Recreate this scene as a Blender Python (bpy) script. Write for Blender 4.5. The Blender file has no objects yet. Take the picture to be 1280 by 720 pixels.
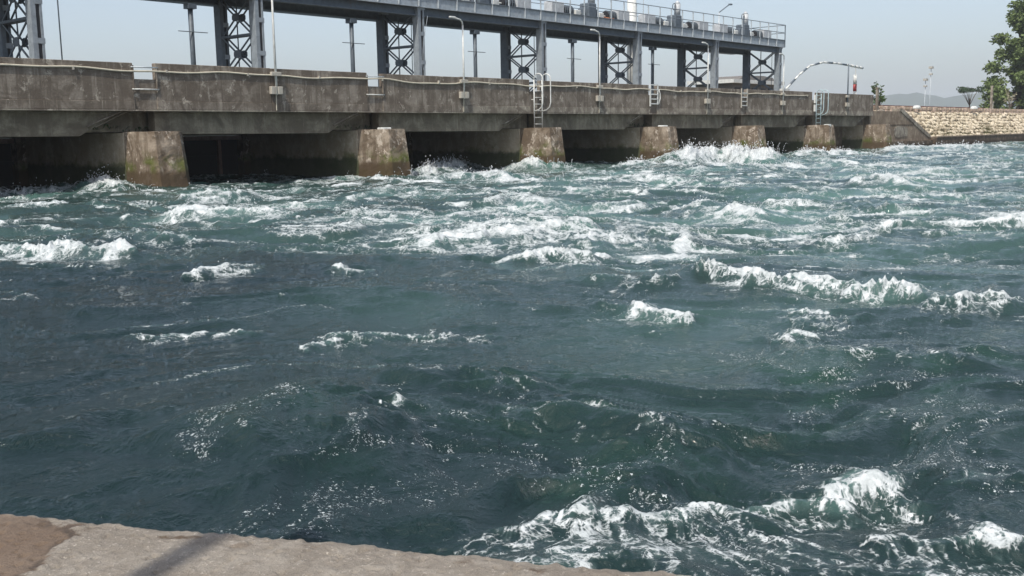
import bpy, bmesh, math, random
import numpy as np
from mathutils import Vector, Matrix
R = math.radians
rnd = random.Random(7)
col = bpy.context.scene.collection
scn = bpy.context.scene

# ------------------------------------------------------------------ camera
F = 1280.0; EYE = 1.85
_X = np.array([1145, 211, -F]); _X /= np.linalg.norm(_X)
_U = np.array([-136, 8500, F]); _U -= _X * _U.dot(_X); _U /= np.linalg.norm(_U)
_Y = np.cross(_U, _X)
CM = np.array([_X, _Y, _U])
cam_d = bpy.data.cameras.new('camera'); cam = bpy.data.objects.new('camera', cam_d); col.objects.link(cam)
m4 = Matrix([list(CM[i]) + [0] for i in range(3)] + [[0, 0, 0, 1]]); m4.translation = Vector((0, 0, EYE))
cam.matrix_world = m4
cam_d.sensor_fit = 'HORIZONTAL'; cam_d.sensor_width = 36; cam_d.lens = F / 1280 * 36
cam_d.clip_start = 0.05; cam_d.clip_end = 9000
scn.camera = cam
scn.render.resolution_x = 1024; scn.render.resolution_y = 576

# ------------------------------------------------------------------ sky, sun, exposure
SUN = Vector((-0.50, -0.19, 0.80)).normalized()
sun_el = math.asin(SUN.z); sun_rot = math.atan2(SUN.x, SUN.y)
w = bpy.data.worlds.new('World'); scn.world = w; w.use_nodes = True
nt = w.node_tree; nt.nodes.clear()
sk = nt.nodes.new('ShaderNodeTexSky'); sk.sky_type = 'NISHITA'; sk.sun_disc = False
sk.sun_elevation = sun_el; sk.sun_rotation = sun_rot
sk.air_density = 1.0; sk.dust_density = 2.5; sk.ozone_density = 2.2; sk.altitude = 0
hsv = nt.nodes.new('ShaderNodeHueSaturation'); hsv.inputs['Saturation'].default_value = 0.74
bgn = nt.nodes.new('ShaderNodeBackground'); bgn.inputs['Strength'].default_value = 0.125
out = nt.nodes.new('ShaderNodeOutputWorld')
nt.links.new(sk.outputs[0], hsv.inputs['Color']); nt.links.new(hsv.outputs[0], bgn.inputs[0]); nt.links.new(bgn.outputs[0], out.inputs[0])
sd = bpy.data.lights.new('sun', 'SUN'); sd.energy = 3.2; sd.angle = R(0.6); sd.color = (1.0, 0.94, 0.85)
so = bpy.data.objects.new('sun', sd); col.objects.link(so)
so.rotation_euler = SUN.to_track_quat('Z', 'Y').to_euler()
scn.view_settings.view_transform = 'Standard'; scn.view_settings.look = 'None'
scn.view_settings.gamma = 1; scn.view_settings.exposure = 0.52

# ------------------------------------------------------------------ helpers
def pray(px, py):
    return CM @ np.array([px - 640.0, 360.0 - py, -F])
def at_z(px, py, z=0.0):
    d = pray(px, py); t = (z - EYE) / d[2]; return np.array([d[0] * t, d[1] * t])
def tag(o, label=None, cat=None, group=None, kind=None):
    if label: o['label'] = label
    if cat: o['category'] = cat
    if group: o['group'] = group
    if kind: o['kind'] = kind
    return o
def thing(name, loc, label, cat, group=None, rz=0.0):
    o = bpy.data.objects.new(name, None); col.objects.link(o); o.location = loc; o.rotation_euler = (0, 0, rz)
    o.empty_display_size = 0.2
    return tag(o, label, cat, group)
def copy_tree(o, parent=None):
    c = o.copy(); col.objects.link(c)
    if parent is not None: c.parent = parent
    for ch in list(o.children): copy_tree(ch, c)
    return c
class MB:
    def __init__(s): s.v = []; s.f = []
    def add(s, vs, fs):
        b = len(s.v); s.v += [tuple(p) for p in vs]; s.f += [tuple(b + i for i in f) for f in fs]; return s
    def box(s, x0, x1, y0, y1, z0, z1):
        return s.add([(x0,y0,z0),(x1,y0,z0),(x1,y1,z0),(x0,y1,z0),(x0,y0,z1),(x1,y0,z1),(x1,y1,z1),(x0,y1,z1)],
                     [(0,3,2,1),(4,5,6,7),(0,1,5,4),(1,2,6,5),(2,3,7,6),(3,0,4,7)])
    def prism(s, poly, y0, y1, ax='y'):
        n = len(poly)
        if ax == 'y': vs = [(a, y0, b) for a, b in poly] + [(a, y1, b) for a, b in poly]
        elif ax == 'x': vs = [(y0, a, b) for a, b in poly] + [(y1, a, b) for a, b in poly]
        else: vs = [(a, b, y0) for a, b in poly] + [(a, b, y1) for a, b in poly]
        return s.add(vs, [tuple(range(n)), tuple(range(2*n-1, n-1, -1))] + [(i, i+n, (i+1) % n + n, (i+1) % n) for i in range(n)])
    def tube(s, pts, r, n=8, r2=None, cap=True):
        pts = [Vector(p) for p in pts]; N = len(pts); rings = []
        up = None
        for i, p in enumerate(pts):
            t = (pts[min(i+1, N-1)] - pts[max(i-1, 0)]).normalized()
            a = Vector((0, 0, 1)) if abs(t.z) < 0.9 else Vector((1, 0, 0))
            if up is not None: a = up
            u = (a - t * a.dot(t)).normalized(); v = t.cross(u); up = u
            rr = r if r2 is None else r + (r2 - r) * i / max(1, N - 1)
            rings.append([p + (u * math.cos(2*math.pi*k/n) + v * math.sin(2*math.pi*k/n)) * rr for k in range(n)])
        vs = [q for rg in rings for q in rg]; fs = []
        for i in range(N - 1):
            for k in range(n):
                fs.append((i*n+k, i*n+(k+1) % n, (i+1)*n+(k+1) % n, (i+1)*n+k))
        if cap: fs += [tuple(range(n-1, -1, -1)), tuple((N-1)*n + k for k in range(n))]
        return s.add(vs, fs)
    def beam(s, a, b, wd, ht):          # rectangular bar from a to b
        a = Vector(a); b = Vector(b); t = (b - a).normalized()
        g = Vector((0, 0, 1)) if abs(t.z) < 0.95 else Vector((0, 1, 0))
        u = t.cross(g).normalized() * wd / 2; v = u.cross(t).normalized() * ht / 2
        vs = [a-u-v, a+u-v, a+u+v, a-u+v, b-u-v, b+u-v, b+u+v, b-u+v]
        return s.add(vs, [(0,3,2,1),(4,5,6,7),(0,1,5,4),(1,2,6,5),(2,3,7,6),(3,0,4,7)])
    def build(s, name, mat, parent=None, smooth=False, bevel=0.0, loc=None):
        me = bpy.data.meshes.new(name); me.from_pydata(s.v, [], s.f); me.validate()
        bm = bmesh.new(); bm.from_mesh(me); bmesh.ops.recalc_face_normals(bm, faces=bm.faces)
        if bevel:
            bmesh.ops.bevel(bm, geom=list(bm.edges), offset=bevel, segments=1, affect='EDGES')
        bm.to_mesh(me); bm.free()
        if smooth: me.polygons.foreach_set('use_smooth', [True] * len(me.polygons))
        me.materials.append(mat)
        o = bpy.data.objects.new(name, me); col.objects.link(o)
        if parent is not None: o.parent = parent
        if loc is not None: o.location = loc
        return o

# numpy gradient noise
_rs = np.random.RandomState(3)
_perm = np.concatenate([_rs.permutation(256)] * 3).astype(np.int32)
_ga = _rs.rand(256).astype(np.float32) * 2 * np.pi; _gx = np.cos(_ga); _gy = np.sin(_ga)
def pn(x, y, seed=0):
    x = x + seed * 17.31; y = y - seed * 9.77
    xf0 = np.floor(x); yf0 = np.floor(y)
    xi = xf0.astype(np.int32) & 255; yi = yf0.astype(np.int32) & 255
    fx = (x - xf0).astype(np.float32); fy = (y - yf0).astype(np.float32)
    u = fx*fx*fx*(fx*(fx*6-15)+10); v = fy*fy*fy*(fy*(fy*6-15)+10)
    def g(ix, iy, dx, dy):
        h = _perm[_perm[ix & 255] + (iy & 255)]; return _gx[h]*dx + _gy[h]*dy
    a = g(xi, yi, fx, fy); b = g(xi+1, yi, fx-1, fy); c = g(xi, yi+1, fx, fy-1); d = g(xi+1, yi+1, fx-1, fy-1)
    return (a + u*(b-a) + v*((c + u*(d-c)) - (a + u*(b-a)))) * 1.5
def sst(a, b, x):
    t = np.clip((x - a) / (b - a), 0, 1); return t*t*(3-2*t)

# ------------------------------------------------------------------ materials
class NT:
    def __init__(s, name):
        s.m = bpy.data.materials.new(name); s.m.use_nodes = True; s.t = s.m.node_tree; s.n = s.t.nodes
        s.b = s.n['Principled BSDF']; s.geo = s.n.new('ShaderNodeNewGeometry'); s.pos = s.geo.outputs['Position']
    def link(s, a, b): s.t.links.new(a, b)
    def vec(s, scale, src=None):
        mp = s.n.new('ShaderNodeMapping'); mp.inputs['Scale'].default_value = scale
        s.link(src or s.pos, mp.inputs['Vector']); return mp.outputs[0]
    def noise(s, scale, detail=4, rough=0.6, src=None, dist=0.0):
        n = s.n.new('ShaderNodeTexNoise'); n.inputs['Scale'].default_value = scale; n.inputs['Detail'].default_value = detail
        n.inputs['Roughness'].default_value = rough; n.inputs['Distortion'].default_value = dist
        s.link(src or s.pos, n.inputs['Vector']); return n.outputs[0]
    def ramp(s, src, a, b, lo=0.0, hi=1.0):
        n = s.n.new('ShaderNodeMapRange'); n.interpolation_type = 'SMOOTHSTEP'
        for k, v in (('From Min', a), ('From Max', b), ('To Min', lo), ('To Max', hi)): n.inputs[k].default_value = v
        s.link(src, n.inputs['Value']); return n.outputs[0]
    def math(s, op, a, b):
        n = s.n.new('ShaderNodeMath'); n.operation = op
        for i, q in enumerate((a, b)):
            if isinstance(q, (int, float)): n.inputs[i].default_value = q
            else: s.link(q, n.inputs[i])
        return n.outputs[0]
    def mix(s, fac, a, b, mode='MIX'):
        n = s.n.new('ShaderNodeMix'); n.data_type = 'RGBA'; n.blend_type = mode
        for k, q in ((0, fac), (6, a), (7, b)):
            if isinstance(q, (int, float)): n.inputs[k].default_value = q
            elif isinstance(q, tuple): n.inputs[k].default_value = (*q, 1)
            else: s.link(q, n.inputs[k])
        return n.outputs[2]
    def z(s):
        n = s.n.new('ShaderNodeSeparateXYZ'); s.link(s.pos, n.inputs[0]); return n.outputs
    def bump(s, h, strength=0.3, dist=0.02):
        n = s.n.new('ShaderNodeBump'); n.inputs['Strength'].default_value = strength; n.inputs['Distance'].default_value = dist
        s.link(h, n.inputs['Height']); s.link(n.outputs[0], s.b.inputs['Normal'])
    def fin(s, colr, rough=0.85, spec=0.3, metal=0.0):
        if isinstance(colr, tuple): s.b.inputs['Base Color'].default_value = (*colr, 1)
        else: s.link(colr, s.b.inputs['Base Color'])
        if isinstance(rough, (int, float)): s.b.inputs['Roughness'].default_value = rough
        else: s.link(rough, s.b.inputs['Roughness'])
        s.b.inputs['Specular IOR Level'].default_value = spec; s.b.inputs['Metallic'].default_value = metal
        return s.m

def concrete(name, base, light, dark, streak=0.7, tide=None, moss=0.0, patch=0.55, algae=None):
    k = NT(name)
    blot = k.noise(1.3, 6, 0.65, dist=0.6); fine = k.noise(14, 5, 0.7)
    st = k.noise(1.0, 4, 0.6, src=k.vec((3.2, 3.2, 0.22)), dist=0.3)
    c = k.mix(k.ramp(blot, 0.38, 0.66), dark, base)
    c = k.mix(k.math('MULTIPLY', k.ramp(st, 0.50, 0.60), streak), c, dark)
    st2 = k.noise(1.0, 5, 0.7, src=k.vec((11, 11, 0.5)), dist=0.2)
    c = k.mix(k.math('MULTIPLY', k.ramp(st2, 0.56, 0.64), streak*.7), c, dark)
    c = k.mix(k.math('MULTIPLY', k.ramp(st2, 0.40, 0.34), streak*.5), c, light)
    pt = k.noise(2.6, 8, 0.75, src=k.vec((1, 1, 0.8)), dist=0.4)
    c = k.mix(k.math('MULTIPLY', k.ramp(pt, patch, patch + 0.06), 0.75), c, light)
    c = k.mix(k.ramp(fine, 0.3, 0.75, 0.0, 0.35), c, (dark[0]*.6, dark[1]*.6, dark[2]*.6))
    zz = k.z()[2]
    if moss:
        zn = k.math('ADD', zz, k.math('MULTIPLY', k.math('SUBTRACT', k.noise(0.9, 4, 0.6), 0.5), 1.6))
        ms = k.math('MULTIPLY', k.ramp(zn, 1.35, 0.9), k.ramp(k.noise(1.1, 5, 0.7), 0.42, 0.6))
        c = k.mix(k.math('MULTIPLY', ms, moss), c, (0.070, 0.085, 0.012))
    if tide:
        zn = k.math('ADD', zz, k.math('MULTIPLY', k.math('SUBTRACT', k.noise(1.5, 5, 0.7), 0.5), 0.5))
        c = k.mix(k.ramp(zn, tide + 0.12, tide - 0.12, 0.0, 0.9), c, algae or (dark[0]*.55, dark[1]*.5, dark[2]*.42))
    hh = k.math('ADD', fine, k.math('MULTIPLY', blot, 0.8))
    k.bump(hh, 0.6, 0.03)
    return k.fin(c, 0.9, 0.25)

M = {}
M['parapet'] = concrete('parapet_concrete', (0.275, 0.240, 0.198), (0.44, 0.40, 0.335), (0.125, 0.102, 0.080), 0.85, patch=0.57)
M['slab'] = concrete('slab_concrete', (0.34, 0.31, 0.25), (0.46, 0.42, 0.35), (0.15, 0.125, 0.10), 0.5)
M['girder'] = concrete('girder_concrete', (0.27, 0.24, 0.18), (0.36, 0.33, 0.26), (0.13, 0.11, 0.08), 0.5, patch=0.66)
M['pier'] = concrete('pier_concrete', (0.31, 0.258, 0.20), (0.56, 0.49, 0.41), (0.12, 0.088, 0.060), 0.65, tide=0.75, moss=0.9)
M['wall_side'] = concrete('pier_wall_concrete', (0.48, 0.42, 0.33), (0.55, 0.49, 0.40), (0.36, 0.30, 0.22), 0.45, tide=.95, moss=0.7, algae=(.045,.055,.025))
M['abut'] = concrete('abutment_concrete', (0.31, 0.25, 0.185), (0.46, 0.39, 0.31), (0.16, 0.12, 0.085), 0.5, tide=0.55, patch=0.62)
M['toe'] = concrete('toe_concrete', (0.14, 0.10, 0.07), (0.24, 0.19, 0.14), (0.06, 0.045, 0.032), 0.4, tide=0.35)
def paint(name, c, rough=0.5, var=0.25, rust=0.0, metal=0.0):
    k = NT(name); n = k.noise(3.5, 6, 0.7, dist=0.3); n2 = k.noise(1.0, 4, 0.7, src=k.vec((8, 8, 0.6)))
    cc = k.mix(k.ramp(n, 0.35, 0.7, 0.0, 1.0), c, tuple(q*(1-var) for q in c))
    if rust: cc = k.mix(k.math('MULTIPLY', k.ramp(n2, 0.58, 0.68), rust), cc, (0.10, 0.045, 0.02))
    k.bump(n, 0.15, 0.01)
    return k.fin(cc, rough, 0.4, metal)
M['steel'] = paint('grey_blue_steel', (0.25, 0.285, 0.315), 0.55, 0.3, 0.15)
M['steel_dark'] = paint('dark_steel', (0.105, 0.13, 0.155), 0.6, 0.3, 0.25)
M['steel_pole'] = paint('blue_pole_paint', (0.10, 0.125, 0.15), 0.5, 0.3, 0.1)
M['fascia'] = paint('fascia_paint', (0.33, 0.375, 0.41), 0.5, 0.3, 0.2)
M['rail'] = paint('rail_paint', (0.44, 0.48, 0.50), 0.5, 0.2)
M['white'] = paint('white_paint', (0.60, 0.61, 0.58), 0.5, 0.25, 0.3)
M['teal'] = paint('pale_teal_paint', (0.42, 0.54, 0.56), 0.5, 0.25, 0.1)
M['cream'] = paint('cream_pipe', (0.52, 0.48, 0.38), 0.6, 0.25, 0.1)
M['greybox'] = paint('grey_box_paint', (0.42, 0.39, 0.33), 0.6, 0.2, 0.4)
M['black'] = paint('black_paint', (0.02, 0.02, 0.022), 0.5)
M['red'] = paint('red_paint', (0.36, 0.05, 0.045), 0.5)
M['orange'] = paint('rusty_orange_paint', (0.36, 0.13, 0.05), 0.6, 0.3, 0.4)
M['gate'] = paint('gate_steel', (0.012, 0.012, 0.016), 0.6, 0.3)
M['gate_frame'] = paint('rusty_gate_frame', (0.34, 0.23, 0.20), 0.8, 0.4, 0.6)
M['machine'] = paint('machine_paint', (0.48, 0.50, 0.51), 0.5, 0.3)
M['hut'] = paint('hut_wall', (0.16, 0.15, 0.14), 0.8)

# ------------------------------------------------------------------ river water
def build_water():
    daz = R(27.6 * 2) / 1130
    az_c = math.atan2(CM[1] @ np.array([0, 0, -1.0]), CM[0] @ np.array([0, 0, -1.0]))
    inner = np.arange(-565, 566) * daz
    outer = [inner[-1]]; st = daz
    while outer[-1] < R(95): st *= 1.13; outer.append(outer[-1] + st)
    outer = np.array(outer[1:])
    az = np.concatenate([-outer[::-1], inner, outer]) + az_c
    az = az[::-1]
    rr = [1.9]
    while rr[-1] < 210:
        r = rr[-1]; rr.append(r + max(0.0105, 0.0041 * r * (1 if r < 75 else (r/75.0)**1.6)))
    rr = np.array(rr)
    na, nr = len(az), len(rr)
    A, Rr = np.meshgrid(az, rr)
    x = (Rr * np.cos(A)).ravel().astype(np.float64); y = (Rr * np.sin(A)).ravel().astype(np.float64)
    r = Rr.ravel(); cell = np.maximum(0.0041 * r, 0.0105)
    tw = r * daz
    # rotated frame: u along the picture's horizontal, v along the line of sight
    ca, sa = math.cos(az_c), math.sin(az_c)
    v = x * ca + y * sa; u = x * sa - y * ca
    wu = u + 1.0 * pn(x/3.1, y/3.1, 1) + 0.38 * pn(x/0.9, y/0.9, 2)
    wv = v + 1.0 * pn(x/2.7, y/2.7, 3) + 0.36 * pn(x/0.8, y/0.8, 4)
    def blob(px, py, su, sv, amp):
        c = at_z(px, py); cu = c[0]*sa - c[1]*ca; cv = c[0]*ca + c[1]*sa
        return amp * np.exp(-((u-cu)/su)**2 - ((v-cv)/sv)**2)
    # roughness of the place: calmer on the near left, wild near the gates and down the right
    rough = 0.62 + 0.50 * sst(9, 24, v) + 0.22*sst(10, 5, v) - blob(150, 520, 2.6, 2.4, 0.16) - blob(200, 360, 5, 3.5, 0.10) + blob(620, 545, 1.6, 1.1, 0.60) + blob(950, 540, 2.2, 1.5, 0.45) + blob(400, 545, .8, .5, .35)
    rough = np.clip(rough, 0.6, 1.45)
    far = sst(6, 18, r)
    h = np.zeros_like(x)
    hc = np.zeros_like(x)
    for i, (L, a, an, rg) in enumerate([(6.5, .115, 1.4, 0), (3.2, .13, 2.0, 0), (1.6, .105, 2.0, 1), (.85, .086, 2.2, 1), (.42, .054, 2.1, 1), (.21, .026, 1.9, 1), (.105, .010, 1.6, 1), (.055, .0045, 1.4, 0)]):
        att = sst(0.9, 2.6, L / cell) if i > 1 else 1.0
        n = pn(wu/(L*an), wv/L, 10+i)
        if rg: n = 0.45*n + 0.85*(0.36 - np.abs(pn(wu/(L*an)+5.3 + .5*n, wv/L + .5*n, 30+i)))
        amp = a * (1.0 + 0.45*far) * (rough if i > 0 else 0.5 + 0.5*rough)
        dh = amp * n * att; h += dh
        if i in (2, 3, 4, 5): hc += dh
    hc = hc / (1.0 + 0.45*far)
    # crests and foam -------------------------------------------------
    F_ = np.zeros_like(x); W_ = np.zeros_like(x); G_ = np.zeros_like(x)
    crests = []
    def r_(pts): return float(np.hypot(*at_z(*pts[len(pts)//2])))
    def crest(pts, hgt, wd, foam, tail=1.0, jag=1.0, seed=50, taper=True, glint=False):
        P = np.array([at_z(px, py, 0.05) for px, py in pts])
        Pu = P[:, 0]*sa - P[:, 1]*ca; Pv = P[:, 0]*ca + P[:, 1]*sa
        mg = wd * 6 + tail * 1.2
        sel = np.where((u > Pu.min()-mg) & (u < Pu.max()+mg) & (v > Pv.min()-mg) & (v < Pv.max()+mg))[0]
        if not len(sel): return
        su = u[sel] + 0.25*wd*pn(x[sel]/wd/1.2, y[sel]/wd/1.2, seed)*2; sv = v[sel] + 0.35*wd*pn(x[sel]/wd/1.5, y[sel]/wd/1.5, seed+1)*2
        best = np.full(len(sel), 1e9); sgn = np.zeros(len(sel)); along = np.zeros(len(sel))
        lens = np.hypot(np.diff(Pu), np.diff(Pv)); cum = np.concatenate([[0], np.cumsum(lens)])
        for i in range(len(P)-1):
            du, dv = Pu[i+1]-Pu[i], Pv[i+1]-Pv[i]; L2 = du*du+dv*dv
            t = np.clip(((su-Pu[i])*du + (sv-Pv[i])*dv)/L2, 0, 1)
            qu, qv = su-(Pu[i]+t*du), sv-(Pv[i]+t*dv); d = np.hypot(qu, qv)
            m = d < best; best[m] = d[m]; sgn[m] = -np.sign(qv[m] if True else 0); along[m] = cum[i] + t[m]*lens[i]
        s = best * sgn               # positive on the camera side
        T = cum[-1]
        env = sst(0, 0.18*T, along) * sst(T, T-0.18*T, along) if taper else 1.0
        env = env * 1.0 * np.clip(0.95 + 0.50*pn(along/(wd*3.0), along*0+seed*1.37+.5, seed), 0.55, 1.4)
        front = wd*0.85; back = wd*1.25
        prof = np.where(s > 0, np.exp(-(s/front)**2), np.exp(-(s/back)**2))
        prof = prof - 0.28*np.exp(-((s-wd*1.5)/(wd*0.9))**2)
        hgt_ = hgt * (.52 if r_(pts) < 14 else .66)
        h[sel] += hgt_ * env * prof
        ft = np.where(s > 0, np.exp(-(s/(wd*0.55*tail))**2), np.exp(-(s/(wd*0.45))**2))
        fe = np.clip(env*1.15, 0, 1.05)
        F_[sel] = np.maximum(F_[sel], foam * ft * fe * (.70 if r_(pts) < 8 else .78 if r_(pts) < 14 else .90))
        halo = np.where(s > 0, np.exp(-(s/(wd*3.2*tail))**2), np.exp(-(s/(wd*1.5))**2))
        F_[sel] = np.maximum(F_[sel], (.40 if r_(pts) < 8 else .50) * foam * halo * np.clip(env*1.2, 0, 1))
        W_[sel] = np.maximum(W_[sel], jag * hgt * np.where(s > 0, np.exp(-(s/(wd*.8))**2), np.exp(-(s/(wd*.5))**2)) * np.clip(env, 0, 1))
        if hgt*jag > 0.12: crests.append((P, hgt, wd, foam))
    C = crest
    # breakers against the piers
    C([(-25,246),(20,244),(70,239),(110,238),(150,243),(185,243)], .34, .75, 1.1, 1.0, 1.3, 60)
    C([(215,244),(260,243),(310,246)], .14, .6, .75, 1.2, 1, 61)
    C([(455,226),(500,229),(530,228)], .16, .6, .85, 1, 1, 62)
    C([(512,224),(560,214),(600,208),(640,207),(680,213),(712,214)], .62, 1.2, 1.2, 1.2, 1.6, 63)
    C([(560,226),(600,222),(650,226),(700,224)], .3, .9, .95, 1.4, 1, 64)
    C([(770,212),(800,208),(830,209),(850,207)], .35, .9, 1.0, 1, 1.3, 65)
    C([(845,208),(870,203),(905,199),(940,203),(985,206)], .98, 1.35, 1.25, 1.3, 1.7, 66)
    C([(860,213),(900,211),(950,211),(1000,206)], .35, 1.1, 1.0, 1.4, 1, 67)
    C([(985,199),(1020,195),(1060,193),(1100,191)], .38, 1.0, 1.0, 1, 1.2, 68)
    C([(1090,190),(1140,187),(1190,186),(1245,184),(1290,183)], .36, 1.2, .95, 1, 1.1, 69)
    # named streaks
    C([(200,269),(240,271),(290,272),(330,272),(366,268)], .20, .42, 1.05, 1.1, 1.1, 70)
    C([(212,252),(260,250),(300,246),(330,246)], .15, .5, .85, 1.2, 1, 71)
    C([(-10,268),(40,266),(95,264)], .10, .4, .6, 1, .8, 72)
    C([(-30,320),(0,316),(30,316),(60,317),(110,321),(150,323),(190,325)], .23, .30, 1.2, 1.15, 1.2, 73)
    C([(105,303),(160,302),(230,306),(290,306)], .09, .3, .7, 1.2, .8, 74)
    C([(220,349),(250,346),(285,341),(320,337)], .10, .2, .95, 1, .8, 75)
    C([(405,338),(440,339),(475,338)], .08, .18, .85, 1, .8, 76)
    C([(455,314),(500,313),(545,307),(600,303),(660,296),(705,291),(748,283)], .13, .50, .98, 1.6, 1, 77)
    C([(500,300),(560,297),(620,292),(680,287),(730,281)], .1, .6, .6, 1.6, 1, 78)
    C([(636,330),(672,325),(700,322),(735,323),(765,316)], .16, .30, 1.05, 1, 1, 79)
    C([(600,251),(632,245),(672,252),(708,258)], .15, .7, .8, 1.5, 1, 80)
    C([(425,276),(455,281),(478,291)], .08, .5, .6, 1.2, .8, 81)
    C([(855,352),(880,346),(910,351),(945,356),(985,358),(1040,363),(1080,366),(1110,370),(1150,373)], .20, .20, 1.15, 1.0, 1.25, 82)
    C([(1050,372),(1090,366),(1125,365),(1160,375)], .18, .22, 1.1, 1.2, 1.2, 83)
    C([(1140,377),(1185,380),(1230,378),(1290,378)], .12, .20, .9, 1, 1, 84)
    C([(740,350),(790,352),(850,355)], .08, .3, .6, 1.2, .8, 85)
    C([(780,377),(815,383),(845,387),(875,391)], .13, .17, 1.1, 1, 1.1, 86)
    C([(960,392),(1010,393),(1060,396),(1090,398)], .07, .25, .75, 1, .8, 87)
    C([(720,372),(770,376),(800,380)], .05, .2, .5, 1, .6, 88)
    C([(1055,231),(1095,228),(1145,233)], .22, .7, 1.0, 1.1, 1.1, 89)
    C([(1225,242),(1260,240),(1295,240)], .18, .6, .9, 1, 1, 90)
    C([(890,273),(922,270),(965,276)], .18, .5, 1.0, 1.1, 1.1, 91)
    C([(1245,279),(1295,278)], .16, .5, .9, 1, 1, 92)
    C([(820,288),(850,292),(870,300)], .14, .5, .85, 1.2, 1, 93)
    C([(965,414),(995,411),(1025,414)], .08, .2, .9, 1.1, .8, 94)
    C([(130,409),(200,409),(250,405),(300,403),(350,404)], .06, .12, .85, 1, .6, 95)
    C([(370,412),(420,414),(480,411),(540,409),(600,408),(650,412)], .06, .14, .8, 1.1, .6, 96)
    C([(375,430),(395,421),(430,414)], .05, .12, .8, 1, .6, 97)
    C([(1130,230),(1180,238),(1250,246)], .1, .5, .6, 1, .8, 98)
    C([(740,262),(800,256),(860,262),(930,255)], .14, .6, .7, 1.4, 1, 99)
    C([(740,230),(810,224),(890,230),(960,228)], .18, .8, .7, 1.4, 1, 100)
    C([(1000,208),(1080,203),(1160,201),(1260,197)], .2, 1.0, .7, 1.2, 1, 101)
    C([(1020,218),(1110,213),(1200,214),(1290,208)], .18, .9, .65, 1.2, 1, 102)
    C([(720,300),(790,296),(850,302)], .08, .5, .55, 1.3, .8, 103)
    C([(1000,292),(1040,296),(1090,290)], .08, .4, .55, 1.2, .8, 104)
    C([(560,272),(620,268),(690,266)], .12, .6, .6, 1.4, .8, 105)
    C([(360,252),(420,250),(470,246),(530,243)], .14, .6, .65, 1.4, .8, 106)
    # foreground: bulges without foam, then the near breaker
    C([(225,572),(300,548),(380,520),(470,500)], .13, .55, .0, 1, 0, 110)
    C([(40,560),(100,535),(180,512),(280,492)], .11, .30, .0, 1, 0, 111)
    C([(290,590),(400,560),(500,545),(600,540)], .15, .45, .0, 1, 0, 112)
    C([(475,455),(520,466),(590,471),(650,476),(720,486)], .13, .24, .55, .8, .4, 113)
    C([(575,512),(620,503),(660,505),(720,506),(760,515),(820,530),(880,545),(930,560)], .19, .26, .66, .8, .5, 114)
    C([(476,520),(494,512),(505,502)], .06, .10, .85, 1, .6, 115)
    C([(350,545),(400,546),(440,545),(480,528),(545,520)], .06, .14, .5, 1.0, .4, 116)
    C([(930,420),(1000,432),(1100,436),(1200,440),(1290,446)], .10, .45, .38, 1, .3, 117)
    C([(1090,480),(1120,500),(1190,520)], .06, .25, .4, 1, .4, 118)
    C([(690,585),(780,575),(860,560),(950,555)], .11, .32, .0, 1, 0, 119)
    C([(540,662),(575,654),(620,648),(680,640),(730,626),(775,631),(830,624),(885,620),(930,612),(975,606),(1020,600),(1060,594),(1100,586),(1135,578),(1160,574)], .125, .17, 1.12, 1.5, 1.0, 120, True)
    C([(560,690),(640,680),(720,672),(800,668),(880,660),(920,650)], .06, .28, .78, 1.4, .6, 121)
    C([(1075,652),(1130,650),(1180,655),(1230,652),(1300,652)], .12, .14, 1.0, 1.2, .8, 122)
    C([(1150,580),(1200,576),(1260,572),(1300,571)], .06, .12, .65, 1, .5, 123)
    C([(1130,660),(1150,690),(1165,730)], .05, .18, .75, 1.3, .4, 124, False)
    C([(1200,660),(1225,690),(1240,730)], .05, .20, .72, 1.3, .4, 125, False)
    C([(860,690),(900,705),(950,725)], .05, .22, .7, 1.2, .4, 126, False)
    C([(600,700),(700,705),(800,708),(870,715)], .05, .25, .66, 1.2, .4, 127, False)
    C([(975,640),(1010,655),(1060,665)], .04, .16, .55, 1.2, .4, 128)
    # background foam density ---------------------------------------------
    big = pn(wu/5.5, wv/3.2, 41); mid = pn(wu/2.2, wv/1.1, 42)
    dens = 0.08 + 0.27*sst(11, 21, v) + 0.05*sst(22, 34, v) + blob(650, 300, 5, 4, .14) + blob(1120, 300, 6, 5, .08) \
        - blob(150, 370, 6, 2.4, .25) - blob(120, 285, 6, 4, .10) + blob(760, 470, 4, 2.2, .02) - blob(150, 480, 4, 3.0, .10)
    dens = dens + blob(730, 680, .95, .30, .40) + blob(1200, 695, .6, .4, .34) + blob(930, 680, .5, .3, .20)
    line = sst(.72, 1.0, 1 - np.abs(pn(wu/6.5, wv/1.9, 76))*3.4) * sst(-.35, .25, pn(wu/3.0, wv/2.4, 77))
    dens = dens + .58*line*sst(5.5, 9, v)
    dens = dens + 0.20*big*sst(9, 18, v) + 0.15*mid*sst(8, 16, v)
    base = np.clip(dens, 0, 1)
    f = np.maximum(base*0.95, 0)
    # patterns (largest first, dropped where the mesh is too coarse)
    rid1 = 1 - np.abs(pn(wu/1.5, wv/.75, 43))*2.2
    rid2 = 1 - np.abs(pn(wu/.55 + 3, wv/.34, 44))*2.2
    wu3 = wu + .06*pn(x/.17, y/.17, 45); wv3 = wv + .06*pn(x/.15, y/.15, 46) - 1.3*h
    rid3 = 1 - np.abs(pn(wu3/.26, wv3/.13, 47))*2.2
    rid4 = 1 - np.abs(pn(wu3/.11, wv3/.062, 48))*2.2
    a3 = sst(1.0, 2.5, .2/cell); a4 = sst(1.0, 2.5, .09/cell)
    rid5 = 1 - np.abs(pn(wu3/.050, wv3/.032, 58))*2.2; a5 = sst(1.0, 2.5, .045/cell)
    w1, w2, w3, w4, w5 = .34*far, .16 + .16*far, .26*a3, .34*a4, .30*a5
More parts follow.
